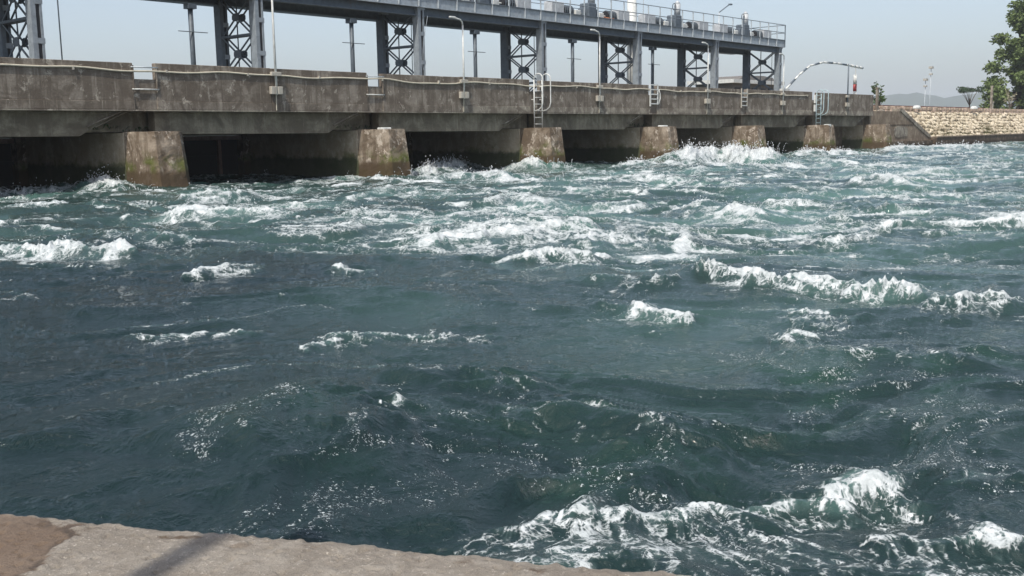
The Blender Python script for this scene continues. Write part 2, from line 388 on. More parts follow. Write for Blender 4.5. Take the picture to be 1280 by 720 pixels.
    pat = (w1*rid1 + w2*rid2 + w3*rid3 + w4*rid4 + w5*rid5) / (w1+w2+w3+w4+w5)
    sd = np.sqrt(w1*w1+w2*w2+w3*w3+w4*w4+w5*w5)/(w1+w2+w3+w4+w5)
    pat = .5 + (pat-.42)*(.56/sd)
    tot = np.maximum(f, F_) + 0.25*np.minimum(f, F_)
    caps = sst(.045, .130, hc) * np.clip(.22*sst(5, 9, v) + .30*sst(9, 17, v) - blob(120, 400, 5, 3.0, .25) + blob(1000, 380, 5, 3, .15), 0, 1)
    tot = np.maximum(tot, np.maximum(f, caps) + .5*np.minimum(f, caps))
    foam = np.clip(1.25*(tot + (pat-.5)*.74 - .25 + .06*sst(4, 14, r)), 0, 1.15)
    fleck = sst(.0, .55, pn(wu/.7, wv/.5, 51) + .35*pn(wu/2.5, wv/1.5, 52) + .3*rid2 - .12 + blob(700, 540, 2.2, 1.2, .28) + blob(1000, 520, 2.5, 2.5, .18) + blob(420, 545, .8, .6, .35) - blob(150, 500, 3, 2.6, .8)) * sst(16, 9, r)
    fleck = np.clip((fleck + .5*sst(.15, .6, F_)*sst(12, 7, r)) * (.35 + .65*sst(.25, .8, rid3)) + .35*sst(.02, .09, hc)*sst(14, 8, r)*sst(-3, 1, u), 0, 1)
    # torn relief on the breaking water
    t1 = 1 - 2*np.abs(pn(wu/.50, wv/.42, 53)); t2 = 1 - 2*np.abs(pn(wu/.2, wv/.19, 54)); t3 = pn(wu3/.09, wv3/.09, 55)
    near = sst(4, 14, r)
    h += W_ * (.20*t1*sst(.6, 1.6, .5/cell) + .16*t2*sst(.6, 1.8, .22/cell) + .08*t3*sst(.6, 2, .09/cell)) * (.45 + .55*near)
    h += np.clip(foam, 0, 1) * (.006 + .020*near) * (.5 + t2 + .6*t3*a4) 
    # flatten at the near ledge and at the far rim
    h *= sst(1.2, 3.5, r)
    # aeration (milky water) and clear green lenses
    aer = (.55 + .6*sst(-.3, .4, pn(wu/3.5, wv/1.8, 59))) * np.clip((.24*sst(5, 11, v) + .06)*sst(-4, 1.5, u) + .40*sst(9, 24, v) + .55*sst(.25, .9, np.maximum(F_, base)) + .25*big*far, 0, 1)
    grn = np.clip(blob(1120, 455, 2.6, 1.1, .9) + blob(640, 585, .9, .45, .8) + blob(900, 500, 1.6, 1.2, .6) + blob(400, 540, .8, .4, .5) + blob(690, 300, 3, 1.6, .5) + sst(.12, .35, h)*.5, 0, 1) * sst(-.4, .4, pn(wu/.9, wv/.6, 57))
    co = np.empty((len(x), 3), np.float32); co[:, 0] = x; co[:, 1] = y; co[:, 2] = h
    idx = np.arange(na*nr).reshape(nr, na)
    q = np.stack([idx[:-1, :-1], idx[:-1, 1:], idx[1:, 1:], idx[1:, :-1]], -1).reshape(-1, 4)
    # keep only water: drop cells behind the gates, and cells deep inside the near ledge
    cx = x[q[:, 0]]; cy = y[q[:, 0]]
    led = (cx - 1.66) * 0.897 + (cy - 4.39) * 0.442      # signed distance from ledge edge line, positive on the water
    keep = (cy < 43.4) & (led > -0.5)
    q = q[keep]
    used = np.zeros(len(x), bool); used[q.ravel()] = True
    new = np.cumsum(used) - 1; q = new[q]; co = co[used]
    me = bpy.data.meshes.new('river_water'); nv = len(co); nf = len(q)
    me.vertices.add(nv); me.loops.add(nf*4); me.polygons.add(nf)
    me.vertices.foreach_set('co', co.ravel())
    me.loops.foreach_set('vertex_index', q.ravel().astype(np.int32))
    me.polygons.foreach_set('loop_start', np.arange(0, nf*4, 4, dtype=np.int32))
    me.polygons.foreach_set('use_smooth', np.ones(nf, bool))
    me.update(calc_edges=True)
    for nm, arr in (('foam', foam), ('aeration', aer), ('green', grn), ('fleck', fleck)):
        at = me.attributes.new(nm, 'FLOAT', 'POINT'); at.data.foreach_set('value', arr[used].astype(np.float32))
    o = bpy.data.objects.new('river_water', me); col.objects.link(o); tag(o, kind='structure')
    me.materials.append(water_mat())
    print('water', nv, nf)
    # spray thrown off the breakers
    return crests, co, foam[used]

def water_mat():
    k = NT('river_water')
    def attr(nm):
        a = k.n.new('ShaderNodeAttribute'); a.attribute_name = nm; return a.outputs['Fac']
    fo, ae, gr = attr('foam'), attr('aeration'), attr('green')
    n1 = k.noise(9, 6, 0.7, dist=0.5); n2 = k.noise(38, 4, 0.7)
    wn = k.n.new('ShaderNodeTexNoise'); wn.inputs['Scale'].default_value = 6; wn.inputs['Detail'].default_value = 4
    k.link(k.pos, wn.inputs['Vector'])
    va = k.n.new('ShaderNodeVectorMath'); va.operation = 'MULTIPLY_ADD'; k.link(wn.outputs['Color'], va.inputs[0]); va.inputs[1].default_value = (.22, .22, .22); k.link(k.pos, va.inputs[2])
    def lace(scale, wdt):
        vo = k.n.new('ShaderNodeTexVoronoi'); vo.feature = 'DISTANCE_TO_EDGE'; vo.voronoi_dimensions = '2D'; vo.inputs['Scale'].default_value = scale; k.link(va.outputs[0], vo.inputs['Vector'])
        return k.ramp(vo.outputs['Distance'], wdt, 0.0)
    P = k.math('ADD', k.math('ADD', k.math('MULTIPLY', lace(3.2, .22), .20), k.math('MULTIPLY', lace(13, .30), .28)), k.math('ADD', k.math('MULTIPLY', lace(42, .38), .30), k.math('MULTIPLY', k.ramp(n2, .25, .75), .22)))
    q = k.math('SUBTRACT', k.math('ADD', P, k.math('MULTIPLY', fo, 1.05)), 1.0)
    fm = k.math('MULTIPLY', k.ramp(q, -0.12, 0.36), k.ramp(fo, 0.03, 0.22))
    veil = k.math('MULTIPLY', k.ramp(fo, 0.15, 1.0), .30)
    fk = k.noise(55, 2, .6, dist=1.0); fk2 = k.noise(7, 3, .6)
    fkm = k.math('MULTIPLY', k.ramp(k.math('ADD', k.math('ADD', fk, k.math('MULTIPLY', fk2, .35)), k.math('MULTIPLY', attr('fleck'), .18)), .95, 1.0), k.ramp(attr('fleck'), .05, .3))
    fm = k.math('MAXIMUM', fm, fkm)
    wc = k.mix(ae, (0.007, 0.018, 0.018), (0.074, 0.142, 0.126))
    wc = k.mix(k.math('MULTIPLY', gr, 0.65), wc, (0.018, 0.050, 0.034))
    wc = k.mix(veil, wc, (0.22, 0.30, 0.29))
    c = k.mix(fm, wc, k.mix(k.ramp(n1, 0.3, 0.7), (0.32, 0.355, 0.36), (0.60, 0.63, 0.635)))
    k.link(c, k.b.inputs['Base Color'])
    k.link(k.ramp(fm, 0, 1, 0.05, 0.75), k.b.inputs['Roughness'])
    k.b.inputs['IOR'].default_value = 1.333
    k.b.inputs['Specular IOR Level'].default_value = 0.5
    k.b.inputs['Coat Weight'].default_value = 0.0
    r1 = k.noise(5.5, 5, 0.62, src=k.vec((1, 1, 1)), dist=0.8); r2 = k.noise(26, 4, 0.65, dist=0.6)
    hh = k.math('ADD', k.math('MULTIPLY', r1, 1.0), k.math('MULTIPLY', r2, 0.30))
    hh = k.math('ADD', hh, k.math('MULTIPLY', fm, 0.25))
    k.bump(hh, 0.62, 0.06)
    return k.m

crests, wco, wfoam = build_water()

# spray and torn drops
def build_spray():
    k = NT('spray_white'); mat = k.fin((0.52, 0.54, 0.55), 0.5, 0.4)
    mb_v = []; mb_f = []
    ico = [(0,0,1),(.9,0,.3),(.28,.85,.3),(-.73,.53,.3),(-.73,-.53,.3),(.28,-.85,.3),(.2,.1,-.9)]
    icf = [(0,1,2),(0,2,3),(0,3,4),(0,4,5),(0,5,1),(6,2,1),(6,3,2),(6,4,3),(6,5,4),(6,1,5)]
    rs = random.Random(5)
    def drop(p, s, st):
        b = len(mb_v)
        for q in ico: mb_v.append((p[0]+q[0]*s, p[1]+q[1]*s, p[2]+q[2]*s*st))
        for f in icf: mb_f.append(tuple(b+i for i in f))
    hot = np.where((wfoam > .75))[0]
    zr = wco[hot, 2]; rr = np.hypot(wco[hot, 0], wco[hot, 1])
    prob = np.clip((zr - .04)/.35, 0, 1)**1.6 / (0.3 + (20/np.maximum(rr, 4))**1.0)
    prob /= prob.sum()
    ch = np.random.RandomState(8).choice(hot, 4200, p=prob)
    for i in ch:
        p = wco[i]; r = math.hypot(p[0], p[1]); s = r * 0.00038 * rs.uniform(.4, 1.6) + .0015
        up = abs(rs.gauss(0, 1)) * (0.03 + 0.28*min(max(p[2], 0), .7))
        drop((p[0]+rs.gauss(0, .07), p[1]+rs.gauss(0, .07), p[2] + up*.9), s, rs.uniform(.8, 2.0))
    # leaping tongues at the big breakers
    for (P, hgt, wd, foam) in crests:
        if hgt < .3: continue
        for j in range(int(26*hgt*len(P))):
            i = rs.randrange(len(P)-1); t = rs.random(); q = P[i]*(1-t) + P[i+1]*t
            q = q + np.array([rs.gauss(0, wd*.3), rs.gauss(0, wd*.3)])
            z0 = hgt*.6*rs.random(); n = rs.randint(6, 14); vx, vy, vz = rs.gauss(0, .35), rs.gauss(0, .35), rs.uniform(.4, 1.2)*hgt
            for a in range(n):
                tt = a/n
                drop((q[0]+vx*tt*.5, q[1]+vy*tt*.5, z0 + vz*tt*(1.5-tt)), (.016*rs.uniform(.5, 1.4)*(1.2-tt)+.003), 1.6)
    me = bpy.data.meshes.new('water_spray'); me.from_pydata(mb_v, [], mb_f)
    me.polygons.foreach_set('use_smooth', [True]*len(me.polygons)); me.materials.append(mat)
    o = bpy.data.objects.new('water_spray', me); col.objects.link(o)
    tag(o, 'white drops of spray flying above the breaking wave crests', 'spray', kind='stuff')
build_spray()

# reservoir behind the barrage, ground under all, hills
def flat_mat(name, c, rough=.9, spec=.3, sc=.5):
    k = NT(name); n = k.noise(sc, 6, .65); cc = k.mix(k.ramp(n, .35, .65), c, tuple(q*.65 for q in c)); k.bump(n, .4, .1); return k.fin(cc, rough, spec)
g = MB(); g.add([(-5000,-3000,-3),(6500,-3000,-3),(6500,6000,-3),(-5000,6000,-3)], [(0,1,2,3)])
tag(g.build('ground', flat_mat('river_bed', (.10,.09,.07))), kind='structure')
k = NT('reservoir_water'); k.bump(k.noise(1.2, 5, .6), .5, .08); rm = k.fin((.02,.05,.05), .12, .5)
g = MB(); g.add([(-2500,43.6,1.35),(82,43.6,1.35),(82,52,1.35),(5500,52,1.35),(5500,3400,1.35),(-2500,3400,1.35)], [(0,1,2,3,4,5)])
tag(g.build('reservoir_water', rm), kind='structure')
def hills():
    n = 160; v = []; f = []
    for j, (dd, sc) in enumerate([(0, 0), (150, .45), (420, 1.0), (800, .7), (1200, 0)]):
        for i in range(n):
            a = R(-8 + 70*i/(n-1)); rr = 2300 + dd
            az = math.degrees(a)
            hz = float(np.interp(az, [-8, 10, 15, 17, 18, 18.9, 20, 21.5, 22.5, 24, 32, 62], [.020, .026, .028, .0290, .0272, .0252, .0305, .0298, .027, .021, .013, .012])) * 2720
            hz += 1.6*math.sin(az*6.3) + 1.0*math.sin(az*15+j)
            v.append((rr*math.cos(a), rr*math.sin(a), -3 + sc*(hz+4.85)))
    for j in range(4):
        for i in range(n-1): f.append((j*n+i, j*n+i+1, (j+1)*n+i+1, (j+1)*n+i))
    mb = MB(); mb.add(v, f); o = mb.build('hills', flat_mat('hill_woods', (.05,.07,.035), sc=.02), smooth=True)
    tag(o, kind='structure')
hills()

# ------------------------------------------------------------------ near ledge
def ledge():
    k = NT('ledge_concrete')
    fine = k.noise(55, 5, .75); mid = k.noise(9, 6, .7, dist=.4); big = k.noise(2.2, 5, .6); gr = k.noise(160, 3, .7)
    c = k.mix(k.ramp(mid, .35, .68), (.215,.188,.155), (.30,.27,.228))
    c = k.mix(k.ramp(gr, .60, .68, 0, .7), c, (.12,.10,.08)); c = k.mix(k.ramp(fine, .58, .66), c, (.46,.42,.36)); c = k.mix(k.ramp(fine, .36, .28), c, (.09,.07,.05))
    c = k.mix(k.ramp(big, .55, .72, 0, .35), c, (.14,.11,.085))
    a = k.n.new('ShaderNodeAttribute'); a.attribute_name = 'wet'; wet = a.outputs['Fac']
    a = k.n.new('ShaderNodeAttribute'); a.attribute_name = 'rim'; rim = a.outputs['Fac']
    c = k.mix(k.math('MULTIPLY', rim, k.ramp(mid, .40, .6)), c, (.10,.072,.05))
    c = k.mix(wet, c, k.mix(k.ramp(big, .3, .7), (.155,.112,.08), (.19,.145,.108)))
    a = k.n.new('ShaderNodeAttribute'); a.attribute_name = 'wetedge'
    c = k.mix(a.outputs['Fac'], c, (.062,.048,.038))
    k.bump(k.math('ADD', k.math('ADD', fine, k.math('MULTIPLY', mid, 1.3)), k.math('MULTIPLY', gr, .4)), 1.0, .012)
    k.fin(c, k.ramp(wet, 0, 1, .9, .75), .3)
    d = np.array([1.66-2.89, 4.39-1.94]); d /= np.linalg.norm(d); nrm = np.array([d[1], -d[0]])   # nrm points to the water
    S = np.concatenate([np.arange(-14, -2.2, .12), np.arange(-2.2, 3.6, .009), np.arange(3.6, 16, .12)])
    Tn = np.concatenate([[-.5, -.25, -.06, -.02], [0.0], np.arange(.006, 1.3, .0095), np.arange(1.3, 9, .25)])
    s, t = np.meshgrid(S, Tn); s = s.ravel(); t = t.ravel()
    ed = .030*pn(s/.9, s*0+1.7, 60) + .018*pn(s/.23, s*0+.3, 61) + .013*pn(s/.08, s*0, 62) + .009*pn(s/.03, s*0, 63)
    o0 = np.array([2.915, 1.953])
    inn = np.maximum(t, 0)
    z = .30 + .004*pn(s/.5, t/.5, 64) + .0045*pn(s/.08, t/.08, 65) + .0042*pn(s/.03, t/.03, 66) - .012*sst(.42,.6,pn(s/.05, t/.03, 74))
    z = z - .014*np.exp(-inn/.010) - .008*np.exp(-inn/.06)*(1+pn(s/.1, t/.1, 67))
    below = t < 0
    z = np.where(below, .27 + t*2.8 + .015*pn(s/.1, t/.1, 68), z)
    off = -(inn) + ed*np.exp(-inn/.35)
    off = np.where(below, ed + .02*pn(s/.15, t*9, 69), off)
    x = o0[0] + d[0]*s + nrm[0]*off; y = o0[1] + d[1]*s + nrm[1]*off
    # damp patch at the left with its ragged dark border
    sx = x*0
    bx = np.array([1.66,1.69,1.74,1.79,1.80,1.79,1.71,1.66,1.60,1.52,1.47,1.40]); by = np.array([4.45,4.33,4.20,4.03,3.95,3.90,3.86,3.83,3.80,3.72,3.66,3.5])
    lim = np.interp(-y, -by, bx) + .050*pn(x/.12, y/.12, 70) + .035*pn(x/.04, y/.04, 71) + .02*pn(x/.018, y/.018, 75)
    dd = (x - lim)
    wet = sst(.008, -.010, dd) * (y > 1.5) * sst(3.0, 3.5, y)
    wete = np.exp(-((dd+.030)/.03)**2) * sst(-.15, .25, pn(x/.05, y/.09, 72) + .35) * .8 * sst(3.0, 3.5, y) * sst(4.35, 4.0, y)
    z = z - .004*wet*(~below)
    rim = np.exp(-((inn-.09)/.045)**2) * sst(-.1, .4, pn(s/.16, t/.05, 73)) * (~below)
    na, nr = len(S), len(Tn)
    idx = np.arange(na*nr).reshape(nr, na)
    q = np.stack([idx[:-1, :-1], idx[1:, :-1], idx[1:, 1:], idx[:-1, 1:]], -1).reshape(-1, 4)
    me = bpy.data.meshes.new('river_ledge'); co = np.stack([x, y, z], -1).astype(np.float32)
    me.vertices.add(len(co)); me.loops.add(len(q)*4); me.polygons.add(len(q))
    me.vertices.foreach_set('co', co.ravel()); me.loops.foreach_set('vertex_index', q.ravel().astype(np.int32))
    me.polygons.foreach_set('loop_start', np.arange(0, len(q)*4, 4, dtype=np.int32)); me.polygons.foreach_set('use_smooth', np.ones(len(q), bool))
    me.update(calc_edges=True)
    for nm, arr in (('wet', wet), ('wetedge', wete), ('rim', rim)):
        at = me.attributes.new(nm, 'FLOAT', 'POINT'); at.data.foreach_set('value', arr.astype(np.float32))
    bm = bmesh.new(); bm.from_mesh(me); bmesh.ops.recalc_face_normals(bm, faces=bm.faces)
    if sum(f.normal.z for f in bm.faces) < 0: bmesh.ops.reverse_faces(bm, faces=bm.faces)
    bm.to_mesh(me); bm.free(); me.materials.append(k.m)
    o = bpy.data.objects.new('river_ledge', me); col.objects.link(o); tag(o, kind='structure')
ledge()
# pole behind the photographer whose shadow crosses the ledge
pb = (-1.65, 2.03)
t = thing('street_pole', (pb[0], pb[1], .29), 'tall plain grey pole standing on the near concrete ledge', 'pole')
MB().tube([(0,0,0),(0,0,6.7)], .075, 12, .065).build('pole', M['rail'], t, True)
MB().tube([(0,0,0),(0,0,.05)], .16, 12).build('base_plate', M['rail'], t)
MB().tube([(0,0,6.7),(0,0,6.75)], .08, 12).build('cap', M['rail'], t)

# ------------------------------------------------------------------ barrage
BX = [19.1 + 10.62*k for k in range(-1, 7)]           # pier stations (index 0 is outside the frame)
TIPX = .65
pier_words = ['outside', 'broad near concrete pier with yellow-green moss left of the first open gate', 'mossy concrete pier right of the open gate, white patch on its top corner',
              'brown concrete pier under the tall white ladder', 'concrete pier with a white block on its corner, right of the laddered pier',
              'brown concrete pier just behind the tallest white breaker', 'concrete pier under the pale teal ladder', 'concrete pier in shade against the brown abutment wall']
def pier(i, xc):
    lab = 'moss stained concrete pier at the far left edge of the barrage' if i == 0 else pier_words[i]
    t = thing('concrete_pier', (xc, 32.4, 0), lab, 'pier', 'piers of the barrage')
    # nose: rectangular plan, battered front, chamfered corners
    L, Rr = -.84, .60
    def ring(z, b):
        return [(L, 2.0, z), (L - b*.25, -b*.0 + .25 - b, z), (L + .18, -b, z), (Rr - .28 + b*.3, -b, z), (Rr + b*.3, .30 - b, z), (Rr, 2.0, z)]
    rings = [ring(-1.4, .30), ring(.0, .12), ring(.75, .02), ring(1.35, -.06), ring(2.12, -.16)]
    # irregular, eroded faces
    v = []; f = []; n = 6
    for rg in rings: v += rg
    for j in range(len(rings)-1):
        for a in range(n): f.append((j*n+a, j*n+(a+1) % n, (j+1)*n+(a+1) % n, (j+1)*n+a))
    f += [tuple(range(n-1, -1, -1)), tuple((len(rings)-1)*n + a for a in range(n))]
    mb = MB(); mb.add(v, f); nose = mb.build('nose', M['pier'], t)
    bm = bmesh.new(); bm.from_mesh(nose.data)
    bmesh.ops.subdivide_edges(bm, edges=list(bm.edges), cuts=5, use_grid_fill=True)
    rs = np.random.RandomState(i)
    for vv in bm.verts:
        if vv.co.y < 1.9 and vv.co.z < 2.6:
            q = np.array([vv.co.x*2 + i*7.0]); e = np.array([vv.co.z*2 + vv.co.y*1.7])
            dn = float(pn(q, e, 5)[0])*.03 + float(pn(q*4, e*4, 6)[0])*.018
            vv.co.y += dn; vv.co.x += dn*.7
            if vv.co.z > 2.1: vv.co.z += dn*.8
    bm.to_mesh(nose.data); bm.free()
    # casting joint around the nose
    MB().box(L-.02, L+.03, 1.93, 2.0, .0, 2.1).build('joint', M['wall_side'], t)
    w_ = MB(); w_.prism([(L+.015, 2.003), (Rr-.015, 2.003), (Rr-.015, 10.5), (L+.015, 10.5)], -1.4, 2.10, 'z'); w_.build('side_wall', M['wall_side'], t)
    MB().box(L+.1, Rr-.1, 5.2, 10.4, 2.103, 2.86).build('bearing_wall', M['girder'], t)
    # gate slot return: a front facing strip beside the gate
    MB().box(L-.36, L+.012, 9.9, 10.5, -1.4, 2.02).build('slot_return', M['pier'], t)
    MB().box(Rr-.012, Rr+.36, 9.9, 10.5, -1.4, 2.02).build('slot_return', M['pier'], t)
    if i in (2, 4, 6):
        b_ = MB().box(L+.08, L+.55, .35, .75, 2.0, 2.2); o = b_.build('bearing_pad', M['white'], t, bevel=.03); o['label'] = 'small white block on the top corner'
        if i == 6: o.location = (.15, -.2, -.02)
    # weeds rooted in the gap above the pier
    if i in (1, 2, 4):
        mb = MB(); r2 = random.Random(i)
        for a in range(90):
            bx, by = r2.uniform(-1.7, .2), r2.uniform(2.2, 3.2); z0 = 2.12 if bx > L else 2.2; ln = r2.uniform(.15, .42); an = r2.uniform(0, 6.28)
            dx, dy = math.cos(an), math.sin(an); wd = .035
            mb.add([(bx,by,z0),(bx+dx*ln*.5-dy*wd,by+dy*ln*.5+dx*wd,z0+ln*.55),(bx+dx*ln,by+dy*ln,z0+ln*.5),(bx+dx*ln*.5+dy*wd,by+dy*ln*.5-dx*wd,z0+ln*.5)], [(0,1,2,3)])
        o = mb.build('weed_clump', M_leaf_dark); o.location = (xc, 32.4, 0)
        tag(o, ['', 'dark fern tuft under the deck above the mossy near pier', 'dark fern tuft above the pier right of the open gate', '', 'dark fern tuft in the shade above the fourth pier from the left'][i], 'weeds', 'weeds growing above the piers')
    return t
def leaf_mat(name, a, b, tr=.25):
    k = NT(name); n = k.noise(1.6, 4, .6); n2 = k.noise(14, 2, .6)
    c = k.mix(k.ramp(n, .35, .65), a, b); c = k.mix(k.ramp(n2, .4, .7, 0, .4), c, tuple(q*1.4 for q in b))
    k.fin(c, .6, .3)
    return k.m
M_leaf_dark = leaf_mat('weed_leaf', (.02,.035,.014), (.035,.06,.02))
for i, xc in enumerate(BX): pier(i, xc + .0)

# sluice gates in every bay
gate_words = ['black sluice gate with grey lintel at the far left edge', 'open looking black gate with a rusty centre post between the first two piers']
for i in range(len(BX)-1):
    x0, x1 = BX[i] + .60 + .37, BX[i+1] - .84 - .37
    lab = gate_words[i] if i < 2 else ['dark sluice gate hidden in the bay left of the laddered pier', 'dark sluice gate in the shaded bay right of the laddered pier', 'dark sluice gate in the bay of the tallest breaker', 'dark sluice gate in the bay left of the teal ladder', 'dark sluice gate in the last shaded bay before the abutment'][i-2]
    t = thing('sluice_gate', ((x0+x1)/2, 42.5, 0), lab, 'gate', 'sluice gates of the barrage')
    hw = (x1-x0)/2
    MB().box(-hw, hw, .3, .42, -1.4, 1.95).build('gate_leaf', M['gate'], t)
    MB().box(-hw, hw, -.05, .1, 1.78, 1.98).build('lintel', M['gate_frame'], t)
    MB().box(-hw, hw, .12, .28, .93, 1.06).build('cross_beam', M['gate'], t)
    for a in (-.2, .2, .6, -.6): MB().box(hw*a*1.2-.08, hw*a*1.2+.08, -.04, .11, -1.4, 1.775).build('post', M['gate_frame'], t)

# deck
BY = 33.9
deck = thing('barrage_deck', (0, BY, 0), 'long stained concrete road deck with parapet carried over the piers', 'bridge deck')
def dk(mb, name, mat, bevel=0.0): return mb.build(name, mat, deck, bevel=bevel)
XE = 82.9
gaps = [8.35] + [18.97 + 10.30*1.0335*k*0.9985 for k in range(6)]
gapw = .43
# slab edge sections and slab
xs = [-8] + [g_ for g_ in gaps] + [XE]
dk(MB().box(-8, XE-.01, .25, 15.8, 2.87, 3.16), 'slab', M['girder'])
dk(MB().box(-8, XE, -.003, .245, 2.85, 2.90), 'drip_edge', M['slab'])
seg = []
for a in range(len(xs)-1):
    s0 = xs[a] + (gapw if a else 0); s1 = xs[a+1] - (gapw if a+1 < len(xs)-1 else 0)
    mid = (s0+s1)/2
    seg += [(s0, mid-.008), (mid+.008, s1)]
lt = M['parapet']
for j, (s0, s1) in enumerate(seg):
    p = dk(MB().box(s0, s1, .02, .25, 3.20, 4.52 + rnd.uniform(-.025, .025)), 'parapet_panel', lt, .012)
    dk(MB().box(s0, s1, .0, .25, 2.903, 3.198), 'slab_edge', M['parapet'] if s1 < 39 else M['slab'], .01)
    # vertical pour joints
for g_ in gaps:
    dk(MB().box(g_-gapw-.002+.004, g_+gapw-.004, .05, .25, 2.91, 3.95), 'gap_wall', M['parapet'])
# longitudinal girders with raked ends
for i in range(len(BX)-1):
    a, b = BX[i] + .35, BX[i+1]
    dk(MB().prism([(a, 2.04), (b-2.45, 2.0), (b-.9, 2.865), (a, 2.865)], .38, .85), 'girder', M['girder'])
    for yy in (3.2, 6.2): dk(MB().box(a, b-.3, yy, yy+.4, 2.15, 2.865), 'girder', M['girder'])
    dk(MB().box(b-2.9, b+.33, .95, 1.25, 2.13, 2.866), 'gap_fill_panel', M['girder'])  # added filler plane, brightens the dark gap behind the raked girder end
    for xx in np.arange(a+2.0, b-2.9, 2.4):
        dk(MB().box(xx-.09, xx+.09, .555, 3.19, 2.2, 2.86), 'diaphragm', M['girder'])
    # slanting drain pipes by the bearing
    dk(MB().tube([(b-1.0,.20,2.84),(b-2.2,.34,2.32)], .03), 'drain_pipe', M['slab'])
    dk(MB().tube([(b-.75,.20,2.84),(b-1.9,.34,2.30)], .02), 'drain_pipe', M['girder'])
dk(MB().box(BX[-1]+.35, XE-.05, .3, .8, 2.1, 2.865), 'girder', M['girder'])
dk(MB().box(-8, BX[0]-.4, .05, .55, 2.04, 2.865), 'girder', M['girder'])
dk(MB().box(-8, XE-.05, 8.75, 9.0, 1.985, 2.868), 'breast_wall', M['wall_side'])
# upstream parapet
dk(MB().box(-8, XE, 15.5, 15.75, 3.165, 3.95), 'rear_kerb', M['slab'])

# cable conduit along the parapet
cond = thing('cable_conduit', (0, BY-.015, 0), 'cream cable conduit sagging along the outside of the parapet', 'pipe')
pts = []
for xx in np.arange(-6, 71.3, .45):
    sag = .05*math.sin(xx*.9) + .03*math.sin(xx*2.3+1)
    if 30 < xx < 35: sag -= .10*math.sin((xx-30)/5*math.pi)
    pts.append((xx, 0, 4.245 + sag*.7))
MB().tube(pts, .032, 8).build('conduit_run', M['cream'], cond, True)
for xx in np.arange(-4, 71, 3.4): MB().box(xx-.03, xx+.03, -.045, .045, 4.19, 4.30).build('pipe_clip', M['greybox'], cond)
# guard rails across the first two gaps
for n_, (g_, lab) in enumerate([(gaps[1], 'pale steel guard rails across the parapet gap above the first mossy pier'), (gaps[2], 'pale steel guard rails across the parapet gap left of the second lamp post')]):
    t = thing('guard_rail', (g_, BY, 0), lab, 'railing', 'rails across the parapet gaps')
    for zz, mt in ((4.36, M['rail']), (3.60, M['white'])): MB().tube([(-.50,-.01,zz),(.50,-.01,zz)], .026, 8).build('rail', mt, t, True)
    for sx in (-.44, .44): MB().box(sx-.022, sx+.022, -.03, -.0, 3.5, 4.42).build('bracket', M['slab'] if sx > 0 else M['parapet'], t)

# ladders
def ladder(x, lab, mat, z0, z1, hoop=True, wd=.46, rungs=None, y=BY-.18):
    t = thing('access_ladder', (x, y, z0), lab, 'ladder', 'ladders hung on the parapet')
    H = z1 - z0
    for s in (-1, 1):
        MB().tube([(s*wd/2,0,0),(s*wd/2,0,H)], .03, 8).build('rail', mat, t, True)
        if hoop:
            hp = []
            for a in range(13):
                an = math.pi*a/12; hp.append((s*wd/2, -.28+.28*math.cos(an), H+.0+.28*math.sin(an)))
            hp = hp + [(s*wd/2, -.56, H-1.15), (s*wd/2, -.50, H-1.35), (s*wd/2, -.3, H-1.5), (s*wd/2, -.02, H-1.56)]
            MB().tube(hp, .03, 8).build('grab_hoop', mat, t, True)
    z = .18
    while z < H - .02:
        MB().tube([(-wd/2,0,z),(wd/2,0,z)], .017, 6).build('rung', mat, t, True); z += .33
    for zz in (H-.35, H-1.0):
        for s in (-1, 1): MB().box(s*wd/2-.02, s*wd/2+.02, .03, .175, zz, zz+.04).build('wall_bracket', mat, t)
    return t
ladder(gaps[3]-.0, 'tall white ladder with grab hoops standing on the third pier', M['white'], 2.14, 4.52, wd=.62)
tl = ladder(gaps[6]+.25, 'pale teal ladder with grab hoops near the right end of the deck', M['teal'], 2.12, 4.40, wd=.75)
MB().box(-.62, -.38, -.02, .1, 1.0, 1.5).build('sign_plate', M['white'], tl)
MB().box(-.62, -.38, -.02, .1, 1.6, 2.2).build('sign_plate', M['white'], tl)
# short white ladder frames in the fourth and fifth gaps
for g_, lab, n_ in ((gaps[4], 'short white ladder frame with a bent side bar beside the slim blue pole', 5), (gaps[5], 'short pale rung frame in the gap right of the fourth lamp post', 4)):
    t = thing('ladder_frame', (g_, BY-.06, 3.3), lab, 'ladder', 'short rung frames in the parapet gaps')
    for s in (-1, 1): MB().box(s*.38-.04, s*.38+.04, -.03, .03, .0 if s < 0 else .1, 1.25).build('side_bar', M['white'] if n_ == 5 else M['greybox'], t)
    for a in range(n_): MB().box(-.34, .34, -.025, .025, .12+a*.27, .18+a*.27).build('rung', M['white'], t)
    if n_ == 5: MB().tube([(.46,0,1.0),(.62,0,.75),(.64,0,.45),(.5,0,.15)], .035, 6).build('bent_bar', M['white'], t, True)

